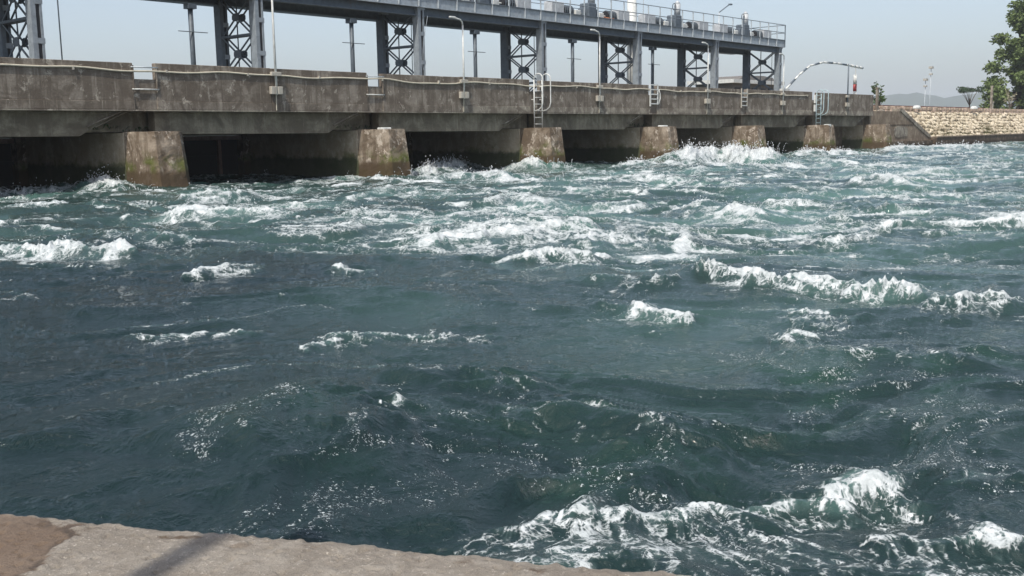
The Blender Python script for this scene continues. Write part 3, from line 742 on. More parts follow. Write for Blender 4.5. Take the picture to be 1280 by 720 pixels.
# lamp posts on the parapet
lampx = [24.44, 34.97, 45.55, 56.8, 66.9, 77.6]
lamp_lab = ['tall white lamp post on the parapet right of the second steel tower', 'white lamp post with a short curved arm, between the third and fourth towers', 'white lamp post beside the back leg of the fifth tower', 'white lamp post overlapping the sixth tower', 'pale lamp post beside the last tower at the end of the platform', 'thin dark lamp post beside the red and white barrier post']
for i, (x, lab) in enumerate(zip(lampx, lamp_lab)):
    t = thing('parapet_lamp', (x, BY-.09, 3.4), lab, 'lamp post', 'lamp posts along the parapet')
    mt = M['white'] if i < 5 else M['steel_pole']
    top = [5.4, 3.45, 3.55, 3.5, 3.3, 3.35][i]
    MB().tube([(0,0,.1),(0,0,top)], .048 if i < 5 else .055, 10, .038 if i < 5 else .05).build('pole', mt, t, True)
    if i < 5:
        s = 1
        MB().tube([(0,0,top-.02),(-.05,-.02,top+.13),(-.25*s,-.1,top+.22),(-.75*s,-.2,top+.27)], .035, 8).build('arm', mt, t, True)
        MB().box(-1.05,-.7,-.26,-.14,top+.24,top+.32).build('lamp_head', M['white'], t, bevel=.02)
    MB().box(-.28,-.03,-.08,.085,.12,.42).build('junction_box', M['greybox'], t, bevel=.015)
    MB().box(.03,.26,-.08,.085,.12,.42).build('junction_box', M['greybox'], t, bevel=.015)
    MB().box(-.22,.24,-.06,.085,.82,.98).build('clamp', M['greybox'], t, bevel=.015)
    MB().tube([(0,.05,-.5),(0,.03,.1)], .02, 6).build('cable', M['cream'], t)

# ------------------------------------------------------------------ steel gantry towers
PF = 42.1     # front face of the hoist platform
def channel_leg(parent, y, face, ztop, w_=.46, d_=.42):
    # two channels with a slot, its shade painted in as a black strip, and batten plates between them: front column of the tower
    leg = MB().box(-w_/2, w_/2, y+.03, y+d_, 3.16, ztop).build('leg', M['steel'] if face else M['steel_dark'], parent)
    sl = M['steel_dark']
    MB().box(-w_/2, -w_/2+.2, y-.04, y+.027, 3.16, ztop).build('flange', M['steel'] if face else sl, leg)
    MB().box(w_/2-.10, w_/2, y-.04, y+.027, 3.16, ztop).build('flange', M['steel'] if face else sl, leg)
    MB().box(-w_/2+.203, w_/2-.103, y+.0, y+.0275, 3.2, ztop-.05).build('slot_shade', M['black'], leg)
    for zz in np.arange(4.2, ztop-.6, 1.55): MB().box(-w_/2+.15, w_/2+.03, y-.055, y-.042, zz, zz+.22).build('batten_plate', M['steel'], leg)
    MB().box(-w_/2-.05, w_/2+.05, y-.07, y+d_+.05, ztop, ztop+.12).build('cap_plate', M['steel'], leg)
    return leg
def tower(xc, lab):
    t = thing('gantry_tower', (xc, 0, 0), lab, 'steel tower', 'steel towers carrying the hoist platform')
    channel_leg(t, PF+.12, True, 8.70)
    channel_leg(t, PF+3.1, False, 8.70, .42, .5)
    y0, y1 = PF+.54, PF+3.06
    tiers = [(3.3, 5.05), (5.05, 6.78), (6.78, 8.5)]
    for za, zb in ((5.05, 6.78), (6.78, 8.55), (3.3, 5.05)):
        zm = (za+zb)/2; ym = (y0+y1)/2
        for sx in (-.15, .15):
            MB().beam((sx, y0, za), (sx, y1, zb), .05, .075).build('brace', M['steel_dark'], t)
            MB().beam((sx+.012, y0, zb), (sx+.012, y1, za), .05, .075).build('brace', M['steel_dark'], t)
        MB().prism([(ym-.30, zm-.09), (ym-.15, zm-.19), (ym+.15, zm-.19), (ym+.30, zm-.09), (ym+.30, zm+.09), (ym+.15, zm+.19), (ym-.15, zm+.19), (ym-.30, zm+.09)], -.185, -.178, 'x').build('gusset_plate', M['steel_dark'], t)
        MB().prism([(ym-.30, zm-.09), (ym-.15, zm-.19), (ym+.15, zm-.19), (ym+.30, zm-.09), (ym+.30, zm+.09), (ym+.15, zm+.19), (ym-.15, zm+.19), (ym-.30, zm+.09)], .192, .199, 'x').build('gusset_plate', M['steel_dark'], t)
    for zz in (5.05, 6.78):
        MB().box(-.20, .20, y0-.01, y1+.01, zz-.055, zz+.055).build('strut', M['steel_dark'], t)
    MB().tube([(0, (y0+y1)/2+.15, 3.2), (0, (y0+y1)/2+.15, 8.7)], .035, 6).build('gate_rod', M['steel_dark'], t)
    MB().tube([(0, y0+.35, 3.2), (0, y0+.35, 8.7)], .022, 6).build('gate_rod', M['steel_dark'], t)
    return t
tower_lab = ['steel lattice tower outside the left edge', 'blue-grey lattice tower cut off by the top left corner', 'nearest whole lattice tower, left of the tall lamp post', 'lattice tower above the parapet gap, third from the left',
             'lattice tower directly above the white ladder', 'lattice tower right of the third lamp post, fifth from the left', 'lattice tower overlapped by the fourth lamp post', 'last lattice tower at the right end of the platform']
for i, xc in enumerate(BX): tower(xc, tower_lab[i])
# last station sits at 82.9
tower(BX[-1] + 10.62 - .3, tower_lab[7]) if len(BX) < 8 else None

# slim rear poles
pl = ['slim blue pole with a crossbar at the far left, left of the nearest whole tower', 'slim blue pole between the second and third towers', 'slim blue pole right of the second lamp post', 'slim blue pole between the fourth and fifth towers', 'slim blue pole above the short white ladder frame', 'slim blue pole just left of the last tower']
for k_, xx in enumerate([29.75, 40.4, 51.0, 61.55, 72.2]):
    t = thing('rear_pole', (xx, 48.2, 3.16), pl[k_], 'pole', 'slim blue poles behind the towers')
    MB().tube([(0,0,0),(0,0,5.54)], .13, 12).build('pole', M['steel_pole'], t, True)
    MB().box(-.24,.24,-.24,.24,5.30,5.54).build('cap', M['steel_pole'], t)
    MB().tube([(-.85,-.15,4.14),(.85,-.15,4.14)], .022, 6).build('crossbar', M['steel_dark'], t)
t = thing('rear_girder', (0, 48.2, 0), 'long blue-grey steel beam carried by the slim rear poles', 'steel beam')
MB().box(8, 85.4, -.2, .2, 8.70, 8.76).build('flange', M['steel_pole'], t)
MB().box(8, 85.4, -.04, .04, 8.76, 9.16).build('web', M['fascia'], t)
MB().box(8, 85.4, -.2, .2, 9.16, 9.22).build('flange', M['steel_pole'], t)
for a in range(7): MB().box(70+a*2.1-.2, 70+a*2.1+1.1, -.9, -.3, 8.9, 9.0).build('walk_plate', M['white'], t)

# hoist platform
plat = thing('hoist_platform', (0, PF, 0), 'long steel hoist platform with railing on top of the lattice towers', 'platform')
PX0, PX1 = 6.0, 83.35
MB().box(PX0, PX1-.01, .06, 4.6, 8.90, 9.0).build('deck_plate', M['steel_dark'], plat)
for yy in (.35, 3.35):
    MB().box(PX0, PX1-.2, yy-.17, yy+.17, 8.835, 8.895).build('girder_flange', M['steel_dark'], plat)
    MB().box(PX0, PX1-.2, yy-.03, yy+.03, 8.44, 8.83).build('girder_web', M['steel_dark'], plat)
    MB().box(PX0, PX1-.2, yy-.17, yy+.17, 8.38, 8.435).build('girder_flange', M['steel_dark'], plat)
pitch = 1.49; nx = int((PX1-PX0)/pitch); xs_ = [PX1 - .04 - pitch*a for a in range(nx+1)]
fas = MB().box(0, pitch-.03, 0, .05, 8.86, 9.44); fo_ = None
for a, xx in enumerate(xs_[1:]):
    if fo_ is None: fo_ = fas.build('fascia_panel', M['fascia'], plat, loc=(xx+.015, 0, 0)); 
    else:
        c = fo_.copy(); col.objects.link(c); c.location = (xx+.015, 0, rnd.uniform(-.004, .004))
    pass
MB().box(PX0, PX1, -.07, -.003, 9.40, 9.46).build('top_angle', M['steel_dark'], plat)
MB().box(PX0, PX1, -.05, .10, 8.82, 8.855).build('bottom_angle', M['fascia'], plat)
ps = MB().box(-.035, .035, -.06, -.0, 8.86, 10.72); p0 = None
for a, xx in enumerate(xs_):
    if p0 is None: p0 = ps.build('rail_post', M['steel_dark'], plat, loc=(xx, -.012, 0))
    elif p0 is not None and a == 1: p1 = ps.build('rail_post', M['rail'], plat, loc=(xx, -.012, 0))
    else:
        c = p1.copy(); col.objects.link(c); c.location = (xx, -.012, 0)
for zz in (10.05, 10.70):
    MB().tube([(PX0, -.045, zz), (PX1, -.045, zz)], .028, 8).build('rail', M['steel'], plat, True)
    MB().tube([(PX0, 4.5, zz), (PX1, 4.5, zz)], .024, 8).build('rail', M['steel'], plat, True)
    MB().tube([(PX1-.02, 0, zz), (PX1-.02, 4.5, zz)], .028, 8).build('rail', M['steel_dark'], plat, True)
for a in range(0, nx+1, 2): MB().box(xs_[a]-.025, xs_[a]+.025, 4.48, 4.53, 9.0, 10.7).build('rail_post', M['steel'], plat)
# hoist machinery on the platform: one set over every bay
def hoist(x, lab, tall=True):
    t = thing('gate_hoist', (x, PF+1.1, 9.32), lab, 'hoist machine', 'gate hoists standing on the platform')
    MB().box(-4.3,-3.0,-.35,.35,.12,.95).build('drum_housing', M['machine'], t, bevel=.05)
    MB().box(3.0,4.4,-.35,.35,.12,.95).build('drum_housing', M['machine'], t, bevel=.05)
    for s in (-1, 1):
        MB().tube([(s*2.9,0,.5),(s*1.9,0,.5)], .30, 12).build('motor', M['black'], t)
        for q in range(5): MB().tube([(s*(2.0+q*.2),0,.5),(s*(2.05+q*.2),0,.5)], .36, 12).build('cooling_fin', M['steel_dark'], t)
        MB().tube([(s*1.9,0,.45),(s*.5,0,.45)], .06, 8).build('shaft', M['white'], t)
        MB().box(s*1.3-.3, s*1.3+.25, -.2, .2, .12, .62).build('brake', M['white'], t, bevel=.04)
        MB().box(s*.72-.12, s*.72+.12, -.24, .24, .1, .8).build('coupling_guard', M['steel_dark'], t, bevel=.03)
    MB().box(-.45,.45,-.4,.4,.1,1.15).build('gearbox', M['steel_dark'], t, bevel=.06)
    MB().box(-4.5,4.5,-.42,.42,-.31,.1).build('base_frame', M['steel_dark'], t)
    MB().tube([(.25,-.1,1.15),(.25,-.1,2.0)], .24, 12).build('control_column', M['machine'], t, True)
    MB().tube([(.25,-.1,2.0),(.25,-.1,2.22)], .24, 12, .08).build('column_cap', M['machine'], t, True)
    MB().tube([(-.25,-.2,1.15),(-.25,-.2,1.85)], .03, 6).build('wheel_stem', M['steel_dark'], t)
    hp = [(-.25+.24*math.cos(a), -.2+.05, 1.75+.24*math.sin(a)) for a in np.linspace(0, 2*math.pi, 15)]
    MB().tube(hp, .03, 6).build('hand_wheel', M['steel_dark'], t, True)
    return t
hl = ['grey gate hoist on the platform above the second lamp post', 'grey gate hoist beside the rusty orange drum on the platform', 'grey gate hoist with a rounded column between the fifth and sixth towers', 'grey gate hoist with a rounded column at the right end of the platform', 'gate hoist on the platform outside the frame at the left', 'gate hoist on the platform above the tall lamp post']
for x, l in zip([46.2, 56.9, 67.6, 78.0, 25, 35.6], hl): hoist(x, l)
t = thing('oil_drum', (58.9, PF+.9, 9.02), 'rusty orange drum lying on the platform behind the railing', 'drum')
MB().tube([(-.45,0,.33),(.45,0,.33)], .32, 14).build('barrel', M['orange'], t, True)
for q in (-.44, -.15, .15, .44): MB().tube([(q-.02,0,.33),(q+.02,0,.33)], .335, 14).build('hoop', M['orange'], t)
MB().box(-.3,.3,-.35,.35,0,.06).build('cradle', M['steel_dark'], t)
# masts rising behind the platform
t = thing('white_mast', (69.5, 48.4, 3.0), 'thick white mast rising out of the frame behind the platform', 'mast')
MB().tube([(0,0,0),(0,0,11)], .42, 16, .36).build('shaft', M['white'], t, True)
MB().tube([(0,0,0),(0,0,.3)], .6, 16).build('foot', M['white'], t)
t = thing('thin_mast', (62.6, 42.6, 9.0), 'thin grey antenna mast on the platform right of the thick white mast', 'mast')
MB().tube([(0,0,0),(0,0,3.2)], .03, 6).build('rod', M['rail'], t); MB().box(-.1,.1,-.1,.1,0,.15).build('foot', M['rail'], t)
t = thing('street_lamp', (103, 60, 1.4), 'small street lamp with slanted arm above the platform railing, far behind', 'lamp post')
MB().tube([(0,0,0),(0,0,13.4)], .09, 8, .06).build('pole', M['rail'], t, True)
MB().tube([(0,0,13.4),(1.3,-.5,14.3)], .06, 8).build('arm', M['steel_dark'], t, True)
MB().box(1.2,1.6,-.75,-.45,14.25,14.4).build('lamp_head', M['steel_dark'], t)
# wires hanging near the towers
t = thing('hanging_cable', (0, 0, 0), 'thin loose cable hanging in a curve below the platform', 'cable')
MB().tube([(38.35,39.6,8.0),(38.0,39.6,6.7),(37.85,39.6,5.6),(38.15,39.6,4.6),(38.05,39.6,3.2)], .012, 5).build('loose_cable', M['steel'], t, True)
t = thing('hanging_cable', (0, 0, 0), 'straight thin wire stretched down beside the top left tower', 'cable')
MB().tube([(20.05,42.3,12.5),(20.05,42.3,3.2)], .03, 6).build('straight_wire', M['steel_dark'], t, True)

# ------------------------------------------------------------------ boom, red and white post
t = thing('barrier_boom', (68.6, BY+.4, 3.2), 'long curved black and white barrier boom raised above the deck', 'barrier')
bp = [(68.2,4.65),(70.3,5.75),(72.0,6.45),(74.2,6.78),(76.6,6.80),(79.2,6.72),(81.4,6.62)]
pv = []
for a in range(len(bp)-1):
    for q in range(3):
        tt = q/3; pv.append((bp[a][0]*(1-tt)+bp[a+1][0]*tt, bp[a][1]*(1-tt)+bp[a+1][1]*tt))
pv.append(bp[-1])
for a in range(len(pv)-1):
    big = a > 14
    mt = M['white'] if (a % 3 != 1 or big) else M['steel_dark']
    MB().tube([(pv[a][0]-68.6,0,pv[a][1]-3.2),(pv[a+1][0]-68.6,0,pv[a+1][1]-3.2)], .075 if not big else .10, 8).build('boom_section', mt, t, True)
MB().box(-.7,-.2,-.15,.15,0,1.5).build('pivot_post', M['white'], t)
MB().box(-.95,-.1,-.18,.18,1.2,1.5).build('counterweight', M['white'], t)
t = thing('marker_post', (81.2, BY+.9, 3.2), 'red and white banded post at the right end of the deck', 'post')
for a, (z0, z1, mt) in enumerate([(0,1.6,'white'),(1.6,2.15,'red'),(2.15,2.9,'white')]): MB().tube([(0,0,z0),(0,0,z1)], .145, 14, .14).build('band', M[mt], t, True)
MB().tube([(-.15,-.1,2.9),(-.2,-.1,3.5)], .03, 6).build('hook', M['white'], t)

# ------------------------------------------------------------------ low building behind
t = thing('gate_house', (93.8, 52.5, 2.35), 'low dark building with a pale curved roof behind the last two towers', 'building')
MB().box(-4.5,4.5,-2,2,0,4.0).build('wall', M['hut'], t)
MB().box(-5.2,5.2,-2.6,2.6,4.0,4.35).build('roof', M['white'], t)
MB().prism([(-2.6,4.35),(5.0,4.35),(4.6,4.75),(2.5,4.9),(-1.5,4.8)], -1.6, 1.6).build('roof_tank', M['hut'], t)
for a in range(5): MB().box(-4+a*1.7,-2.9+a*1.7,-2.05,-2.003,2.4,3.6).build('window', M['gate'], t)

# ------------------------------------------------------------------ right bank
bank = MB(); bank.prism([(39.0,-3),(39.0,3.38),(40.0,3.42),(51.9,3.42),(51.9,-3)], 82.95, 420, 'x')
kd = flat_mat('bank_soil', (.22,.18,.12), sc=1.5)
tag(bank.build('embankment', kd), kind='structure')
t = thing('abutment_wall', (82, 35.8, 0), 'brown concrete abutment wall with a sloping right end', 'wall')
AW = MB().prism([(.93-.0,-1.5),(19.5,-1.5),(19.5,.86),(18.6,.95),(11.6,3.30),(.93,3.30)], 0, .6); AW.build('wall_face', M['abut'], t)
MB().prism([(18.62,.96),(19.5,.90),(19.4,1.06),(12.0,3.55),(11.4,3.55),(11.4,3.305),(11.62,3.303)], -.06, .66).build('sloping_coping', M['slab'], t)
MB().box(-2.0,.925,.3,.9,-1.5,2.84).build('wing', M['abut'], t)
# broken plaster patches standing proud, and a band
rs = random.Random(4)
for (a, b, c, d) in ((10.2,13.6,1.0,1.95),(2.0,4.0,1.1,2.0),(.95,2.4,.9,2.05)):
    n = 11; pl_ = []
    for q in range(n):
        an = 2*math.pi*q/n; rx = (b-a)/2*(1+rs.uniform(-.12,.12)); rz = (d-c)/2*(1+rs.uniform(-.15,.15))
        cx_, sx_ = math.cos(an), math.sin(an); e = .5
        pl_.append(((a+b)/2 + rx*math.copysign(abs(cx_)**e, cx_), (c+d)/2 + rz*math.copysign(abs(sx_)**e, sx_)))
    MB().prism(pl_, -.05, -.003).build('plaster_patch', M['slab'], t)
MB().box(.95,17,-.03,-.003,2.08,2.13).build('pour_line', M['toe'], t)
MB().box(.95,19.4,-.28,-.003,-1.5,.62).build('footing', M['toe'], t)
t = thing('toe_wall', (101.5, 35.2, 0), 'dark wet concrete toe wall below the stone slope', 'wall')
MB().box(.02,300,0,1.0,-1.5,.86).build('wall_face', M['toe'], t)
MB().box(.02,300,-.07,.5,.863,.97).build('coping', M['abut'], t)

# stone pitched slope
def pitch_slope():
    k = NT('pitching_mortar'); n = k.noise(3, 5, .7); k.bump(n, .5, .05); mort = k.fin(k.mix(k.ramp(n, .35, .65), (.16,.13,.085), (.07,.055,.035)), .95, .2)
    t = thing('stone_slope', (96, 36.1, .9), 'bank slope pitched with pale rounded stones above the toe wall', 'revetment')
    MB().add([(-3.9,.0,-.12),(240,.0,-.12),(240,2.9,2.45),(-3.9,2.9,2.45),(-3.9,2.95,-2),(240,2.95,-2)], [(0,1,2,3),(2,3,4,5),(0,1,5,4)]).build('slope_bed', mort, t)
    k = NT('pale_stone'); oi = k.n.new('ShaderNodeObjectInfo'); n = k.noise(1.1, 3, .6); n2 = k.noise(7, 5, .7); 
    a = k.n.new('ShaderNodeAttribute'); a.attribute_name = 'tone'
    c = k.mix(a.outputs['Fac'], (.21,.17,.115), (.60,.53,.40)); c = k.mix(k.ramp(n, .52, .62), c, (.56,.49,.38)); c = k.mix(k.ramp(n2, .5, .7, 0, .7), c, (.22,.17,.10))
    k.bump(n2, .5, .03); sm = k.fin(c, .9, .25)
    rs = random.Random(11); v = []; f = []; tone = []
    sl = math.hypot(2.9, 2.57); ex = 0; nrow = 10
    nrow = 8
    for rw in range(nrow):
        xx = -3.6 + (rw % 2)*.25 + rs.uniform(0, .2)
        while xx < 62:
            wd = rs.choice((rs.uniform(.25, .42), rs.uniform(.4, .75))); ww = min(.97, max(.03, (rw+.5+rs.uniform(-.3, .3))/nrow))
            cy = 2.9*ww; cz = -.12 + 2.57*ww; hw = sl/nrow*.5*rs.uniform(.6, 1.15)
            # the patch under the coping stays bare
            if True:
                b = len(v); n_ = 6; tn = rs.random(); ph = rs.random()
                nv = Vector((0, -2.57, 2.9)).normalized(); up = Vector((0, 2.9, 2.57)).normalized(); cc = Vector((xx+wd/2, cy, cz)) + nv*rs.uniform(-.02, .03)
                for lvl, (sc_, hh) in enumerate(((1.0, -.02), (.88, .10), (.45, .17))):
                    for q in range(n_):
                        an = 2*math.pi*(q+ph)/n_; jr = 1 + rs.uniform(-.12, .12)
                        p = cc + Vector((1,0,0))*math.cos(an)*wd*.53*sc_*jr + up*math.sin(an)*hw*1.05*sc_*jr + nv*hh
                        v.append(tuple(p)); tone.append(tn)
                for l_ in range(2):
                    for q in range(n_): f.append((b+l_*n_+q, b+l_*n_+(q+1) % n_, b+(l_+1)*n_+(q+1) % n_, b+(l_+1)*n_+q))
                f.append(tuple(b+2*n_+q for q in range(n_)))
            xx += wd*.98 + rs.uniform(.0, .10)
    mb = MB(); mb.add(v, f); o = mb.build('stone', sm, t); o['kind'] = 'stuff'
    at = o.data.attributes.new('tone', 'FLOAT', 'POINT'); at.data.foreach_set('value', tone)
    # narrow concrete ribs running down the slope
    for xr in (4.6, 15.0, 26.5, 39): MB().add([(xr,-.03,-.02),(xr+.35,-.03,-.02),(xr+.35,2.9,2.56),(xr,2.9,2.56),(xr,-.03,-.3),(xr+.35,-.03,-.3),(xr+.35,2.9,2.2),(xr,2.9,2.2)], [(0,1,2,3),(0,1,5,4),(1,2,6,5),(0,3,7,4),(2,3,7,6)]).build('rib', M['abut'], t)
pitch_slope()
# grass tufts at the foot of the slope
mb = MB(); rs = random.Random(21)
for a in range(2600):
    x = rs.choice([rs.gauss(107, 2.6), rs.gauss(112, 2.4), rs.gauss(121.5, 1.2), rs.gauss(128, 2), rs.uniform(97, 150)]); s = abs(rs.gauss(0, .22)); 
    if x < 100.5: continue
    y0 = 36.15 + min(s, .9)*2.9; z0 = .8 + min(s, .9)*2.57; ln = rs.uniform(.12, .45)*(1.25 if abs(x-121.5) < 2 else .8); an = rs.uniform(0, 6.28); dx, dy = math.cos(an)*ln*.5, math.sin(an)*ln*.5
    mb.add([(x-.04,y0,z0),(x+.05,y0,z0),(x+dx,y0+dy-.1,z0+ln)], [(0,1,2)])
tag(mb.build('grass', leaf_mat('bank_grass', (.09,.11,.02), (.16,.15,.035))), 'yellow-green grass tufts growing at the foot of the stone slope', 'grass', kind='stuff')
# low masonry wall on top, made of stones, with rear wall beyond it
k = NT('wall_stone'); n = k.noise(2.1, 4, .6); n2 = k.noise(9, 5, .7); c = k.mix(k.ramp(n, .4, .6), (.52,.40,.32), (.34,.26,.19)); c = k.mix(k.ramp(n2, .6, .7, 0, .6), c, (.66,.56,.47)); k.bump(n2, .5, .03); wst = k.fin(c, .9, .2)
t = thing('stone_wall', (96.3, 39.2, 3.3), 'low pinkish stone wall along the top of the bank slope', 'wall')
MB().box(-12,120,.04,.42,0,.55).build('wall_core', kd, t)
rs = random.Random(31); xx = -12; st = []
proto = None
while xx < 66:
    wd = rs.uniform(.35, .8)
    for zz, hh in ((0, .3), (.31, .3)):
        if proto is None: proto = MB().box(0, 1, 0, .46, 0, 1).build('stone', wst, t, bevel=.06); o = proto
        else: o = proto.copy(); col.objects.link(o)
        o.location = (xx + (.1 if zz else 0), rs.uniform(-.05, .03), zz); o.scale = (wd-.03, 1, hh*rs.uniform(.85, 1.1))
    xx += wd
MB().box(66,120,0,.46,0,.62).build('wall_far', wst, t)
kk = paint('dull_red_wall', (.20,.09,.07), .8, .3)
t = thing('boundary_wall', (103, 46, 3.4), 'long low dark red wall behind the stone wall', 'wall')
MB().box(0,140,0,.25,0,.88).build('wall_face', kk, t); MB().box(-.1,140,-.06,.31,.883,.98).build('wall_cap', kk, t)
# pale painted boulders
def boulder(x, y, z, sx, sz, lab, mt=None):
    mb = MB(); n = 10; v = []; f = []; rs = random.Random(int(x))
    for j, (rr, hh) in enumerate(((1, 0), (1.02, .35), (.82, .78), (.4, .98))):
        for q in range(n): an = 2*math.pi*q/n; jr = 1+rs.uniform(-.07,.07); v.append((math.cos(an)*sx*rr*jr, math.sin(an)*.35*rr*jr, hh*sz))
    v.append((0,0,sz*1.02))
    for j in range(3):
        for q in range(n): f.append((j*n+q, j*n+(q+1) % n, (j+1)*n+(q+1) % n, (j+1)*n+q))
    for q in range(n): f.append((3*n+q, 3*n+(q+1) % n, 4*n))
    mb.add(v, f); o = mb.build('painted_boulder', mt or M['white'], None, True, loc=(x, y, z)); tag(o, lab, 'boulder', 'white painted boulders on the bank')
boulder(105.6, 38.75, 3.72, .62, .33, 'smooth white boulder on the bank left of the twin mast')
boulder(123.2, 38.75, 3.80, .75, .34, 'smooth white boulder on the bank below the flat topped tree')
boulder(93.6, 37.6, 3.2, .5, .35, 'pale boulder beside the leafy shrub at the end of the deck', M['slab'])
# posts
t = thing('concrete_post', (133.5, 40.0, 3.3), 'slim pale concrete post in front of the big tree', 'post')
MB().box(-.13,.13,-.13,.13,0,3.4).build('shaft', M['slab'], t, bevel=.02); MB().box(-.2,.2,-.2,.2,0,.25).build('base', M['slab'], t)
t = thing('short_post', (139, 41.5, 3.3), 'short grey post left of the pale branching shrub', 'post')
MB().box(-.1,.1,-.1,.1,0,1.5).build('shaft', M['greybox'], t, bevel=.02); MB().box(-.16,.16,-.16,.16,1.5,1.62).build('cap', M['greybox'], t)
t = thing('short_post', (95.9, 38.9, 3.3), 'pale square post right of the deck end', 'post')
MB().box(-.16,.16,-.1,.1,0,2.2).build('shaft', M['slab'], t, bevel=.02); MB().box(-.2,.2,-.15,.15,2.2,2.3).build('cap', M['slab'], t)
# twin light mast far off
for (px_, el, lab) in (((200*math.cos(R(19.54)), 200*math.sin(R(19.54))), .0519, 'taller of the two faint light masts beyond the bank'), ((200*math.cos(R(19.78)), 200*math.sin(R(19.78))), .0415, 'shorter of the two faint light masts beyond the bank')):
    H = 1.85 + 200*el - 1.3
    t = thing('light_mast', (*px_, 1.3), lab, 'mast', 'faint light masts beyond the bank')
    MB().tube([(0,0,0),(0,0,H)], .085, 8, .06).build('pole', M['rail'], t, True)
    MB().box(-.45,.45,-.3,.3,H-.1,H+.25).build('lamp_head', M['greybox'], t); MB().box(-.3,.3,-.25,.25,H-1.2,H-.95).build('lamp_head', M['greybox'], t)

# ------------------------------------------------------------------ trees
bark = flat_mat('bark', (.12,.095,.07), sc=6)
def leaves(mb, c, rad, n, ls, rs, flat=1.0, droop=0.0):
    for a in range(n):
        th = rs.uniform(0, 2*math.pi); z = rs.uniform(-1, 1); q = math.sqrt(1-z*z); rr = rad*rs.random()**.45
        p = Vector((c[0]+rr*q*math.cos(th), c[1]+rr*q*math.sin(th), c[2]+rr*z*flat))
        d = Vector((rs.gauss(0,1), rs.gauss(0,1), rs.gauss(-.2-droop,.6))).normalized(); s = Vector((rs.gauss(0,1), rs.gauss(0,1), rs.gauss(0,1))).cross(d).normalized()
        L = ls*rs.uniform(.6, 1.3); W = L*.26
        mb.add([p, p+d*L*.5+s*W, p+d*L, p+d*L*.5-s*W], [(0,1,2,3)])
def crown_tree(x, y, z, H, lab, clumps, lsize, mat, trunk_r=.3, limbs=5, seed=1, nleaf=150, flat=.7):
    rs = random.Random(seed); t = thing('leafy_tree', (x, y, z), lab, 'tree')
    mb = MB(); mb.tube([(0,0,0),(.1*H*.1,0,H*.25),(-.02*H,0,H*.55)], trunk_r, 8, trunk_r*.5)
    for (cx, cy, cz, cr) in clumps:
        if rs.random() < .6: mb.tube([(0,0,H*.25),(cx*.5,cy*.5,cz*.7),(cx,cy,cz)], trunk_r*.4, 6, trunk_r*.1)
    mb.build('trunk', bark, t, True)
    lm = MB()
    for (cx, cy, cz, cr) in clumps: leaves(lm, (cx, cy, cz), cr, int(nleaf*cr*cr), lsize, rs, flat)
    lm.build('crown', mat, t)
    return t
rs = random.Random(3); cl = []
# big spreading tree, its left outline steps in toward the top as in the photograph
X0, Y0 = 150.0, 43.5
def big_tree():
    cl = []; rs = random.Random(9)
    for lv in range(18):
        z = .3 + lv*.92; left = -9.8 + lv*.52 + (1.0 if lv % 3 == 1 else -.5) ; 
        nn = 8
        for q in range(nn):
            cx = left + (14.5 - left)*q/nn + rs.uniform(-.4, .4); cl.append((cx, rs.uniform(-3, 3), z + rs.uniform(-.4, .4), rs.uniform(.85, 1.45)))
    return cl
mat_big = leaf_mat('tree_leaf', (.065,.095,.03), (.12,.16,.05))
crown_tree(160.0, 43.5, 3.4, 12, 'big dark leafy tree cut off by the right edge', big_tree(), .50, mat_big, .5, 5, 3, 230)
# casuarina with drooping needles in front
def casuarina():
    t = thing('casuarina_tree', (153.5, 39.6, 3.3), 'feathery casuarina with drooping brownish needles at the right edge', 'tree')
    rs = random.Random(12); tr = MB(); tr.tube([(2.2,0,0),(1.6,.1,5),(1.2,0,11),(.8,0,16)], .22, 8, .06)
    nd = MB()
    for a in range(44):
        z = rs.uniform(3, 16.5); an = rs.uniform(0, 6.28); ln = rs.uniform(1.6, 5.2)*(1.15 - z/26); bx, by = 1.4+math.cos(an)*ln, math.sin(an)*ln*.6
        e = Vector((bx, by, z + ln*.35)); s = Vector((1.4, 0, z)); m_ = (s+e)/2 + Vector((0,0,ln*.12)); tr.tube([s, m_, e], .05, 5, .015)
        for b in range(30):
            q = rs.random(); p = (s.lerp(m_, q*2) if q < .5 else m_.lerp(e, q*2-1)); L = rs.uniform(.5, 1.3)
            dx, dy = rs.gauss(0, .25), rs.gauss(0, .25)
            nd.add([p, p+Vector((dx+.03, dy, -L*.5)), p+Vector((dx*1.3, dy*1.3, -L)), p+Vector((dx-.03, dy, -L*.5))], [(0,1,2,3)])
    tr.build('trunk', bark, t, True); nd.build('crown', leaf_mat('needle_leaf', (.09,.085,.035), (.16,.13,.06)), t)
casuarina()
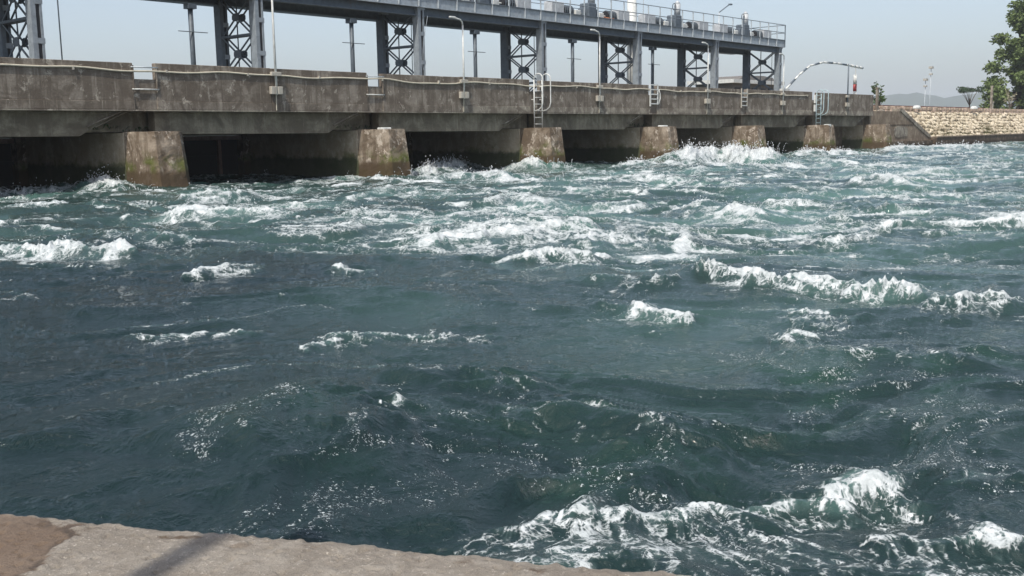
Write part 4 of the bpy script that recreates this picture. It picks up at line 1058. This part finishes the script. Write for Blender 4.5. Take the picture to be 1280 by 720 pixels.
# shrub with upright branches at the deck end
def shrub(x, y, z, H, lab, seed, mat, name='leafy_shrub', br=12, ln=.22, bmat=None, nleaf=26, spread=.7):
    rs = random.Random(seed); t = thing(name, (x, y, z), lab, 'shrub'); tr = MB(); lf = MB()
    tr.tube([(0,0,0),(.03,0,H*.4)], H*.03, 6, H*.02)
    for a in range(br):
        an = rs.uniform(0, 6.28); q = rs.uniform(.3, 1); e = Vector((math.cos(an)*H*.42*spread*rs.uniform(.4,1.2), math.sin(an)*H*.3*spread, H*q)); m_ = Vector((e.x*.4, e.y*.4, H*q*.6+.05))
        tr.tube([(0,0,H*.25*q), m_, e], H*.014, 5, H*.006)
        for b in range(nleaf):
            u_ = rs.uniform(.35, 1.05); p = m_.lerp(e, u_) ; d = Vector((rs.gauss(0,1), rs.gauss(0,1), rs.gauss(.2,.7))).normalized(); s = d.cross(Vector((rs.gauss(0,1),rs.gauss(0,1),rs.gauss(0,1)))).normalized()
            L = ln*rs.uniform(.6,1.3); lf.add([p, p+d*L*.5+s*L*.22, p+d*L, p+d*L*.5-s*L*.22], [(0,1,2,3)])
    tr.build('trunk', bmat or bark, t, True); lf.build('crown', mat, t)
shrub(99.6, 40.2, 3.3, 3.0, 'upright leafy shrub just right of the deck end', 5, leaf_mat('shrub_leaf', (.035,.07,.02), (.07,.12,.035)), br=13, ln=.3)
shrub(140.5, 39.85, 3.4, 2.9, 'pale bare limbed shrub in front of the big tree', 6, leaf_mat('pale_leaf', (.28,.27,.15), (.40,.37,.24)), name='pale_shrub', br=9, ln=.22, nleaf=12, bmat=M['slab'])
cl = [(rnd.uniform(-2.2,2.4), rnd.uniform(-1.2,1.2), 2.9+rnd.uniform(-.2,.45), rnd.uniform(.35,.7)) for q in range(16)]
crown_tree(147.5, 47.0, 3.8, 3.4, 'small flat topped tree standing alone beyond the bank wall', cl, .26, leaf_mat('flat_leaf', (.035,.06,.03), (.05,.08,.04)), .10, 5, 8, 230, .4)
for o in list(bpy.data.objects):
    pass
# ------------------------------------------------------------------ haze
hz = MB().box(-2600, 3900, -1500, 3800, -4.2, 130).build('haze', None) if False else None
me = bpy.data.meshes.new('haze'); bmh = bmesh.new(); bmesh.ops.create_cube(bmh, size=1)
for vv in bmh.verts: vv.co = Vector((700 + vv.co.x*7000 if True else 0, 1300 + vv.co.y*5600, 63 + vv.co.z*136))
bmh.to_mesh(me); bmh.free(); hzo = bpy.data.objects.new('haze', me); col.objects.link(hzo); tag(hzo, 'thin pale haze lying over the river and the far hills', 'haze', kind='stuff')
hm = bpy.data.materials.new('haze'); hm.use_nodes = True; hn = hm.node_tree; hn.nodes.clear()
ho = hn.nodes.new('ShaderNodeOutputMaterial'); hv = hn.nodes.new('ShaderNodeVolumePrincipled'); hv.inputs['Color'].default_value = (.86,.93,1,1); hv.inputs['Density'].default_value = 0.00030; hv.inputs['Anisotropy'].default_value = 0.0
hn.links.new(hv.outputs[0], ho.inputs['Volume']); me.materials.append(hm)
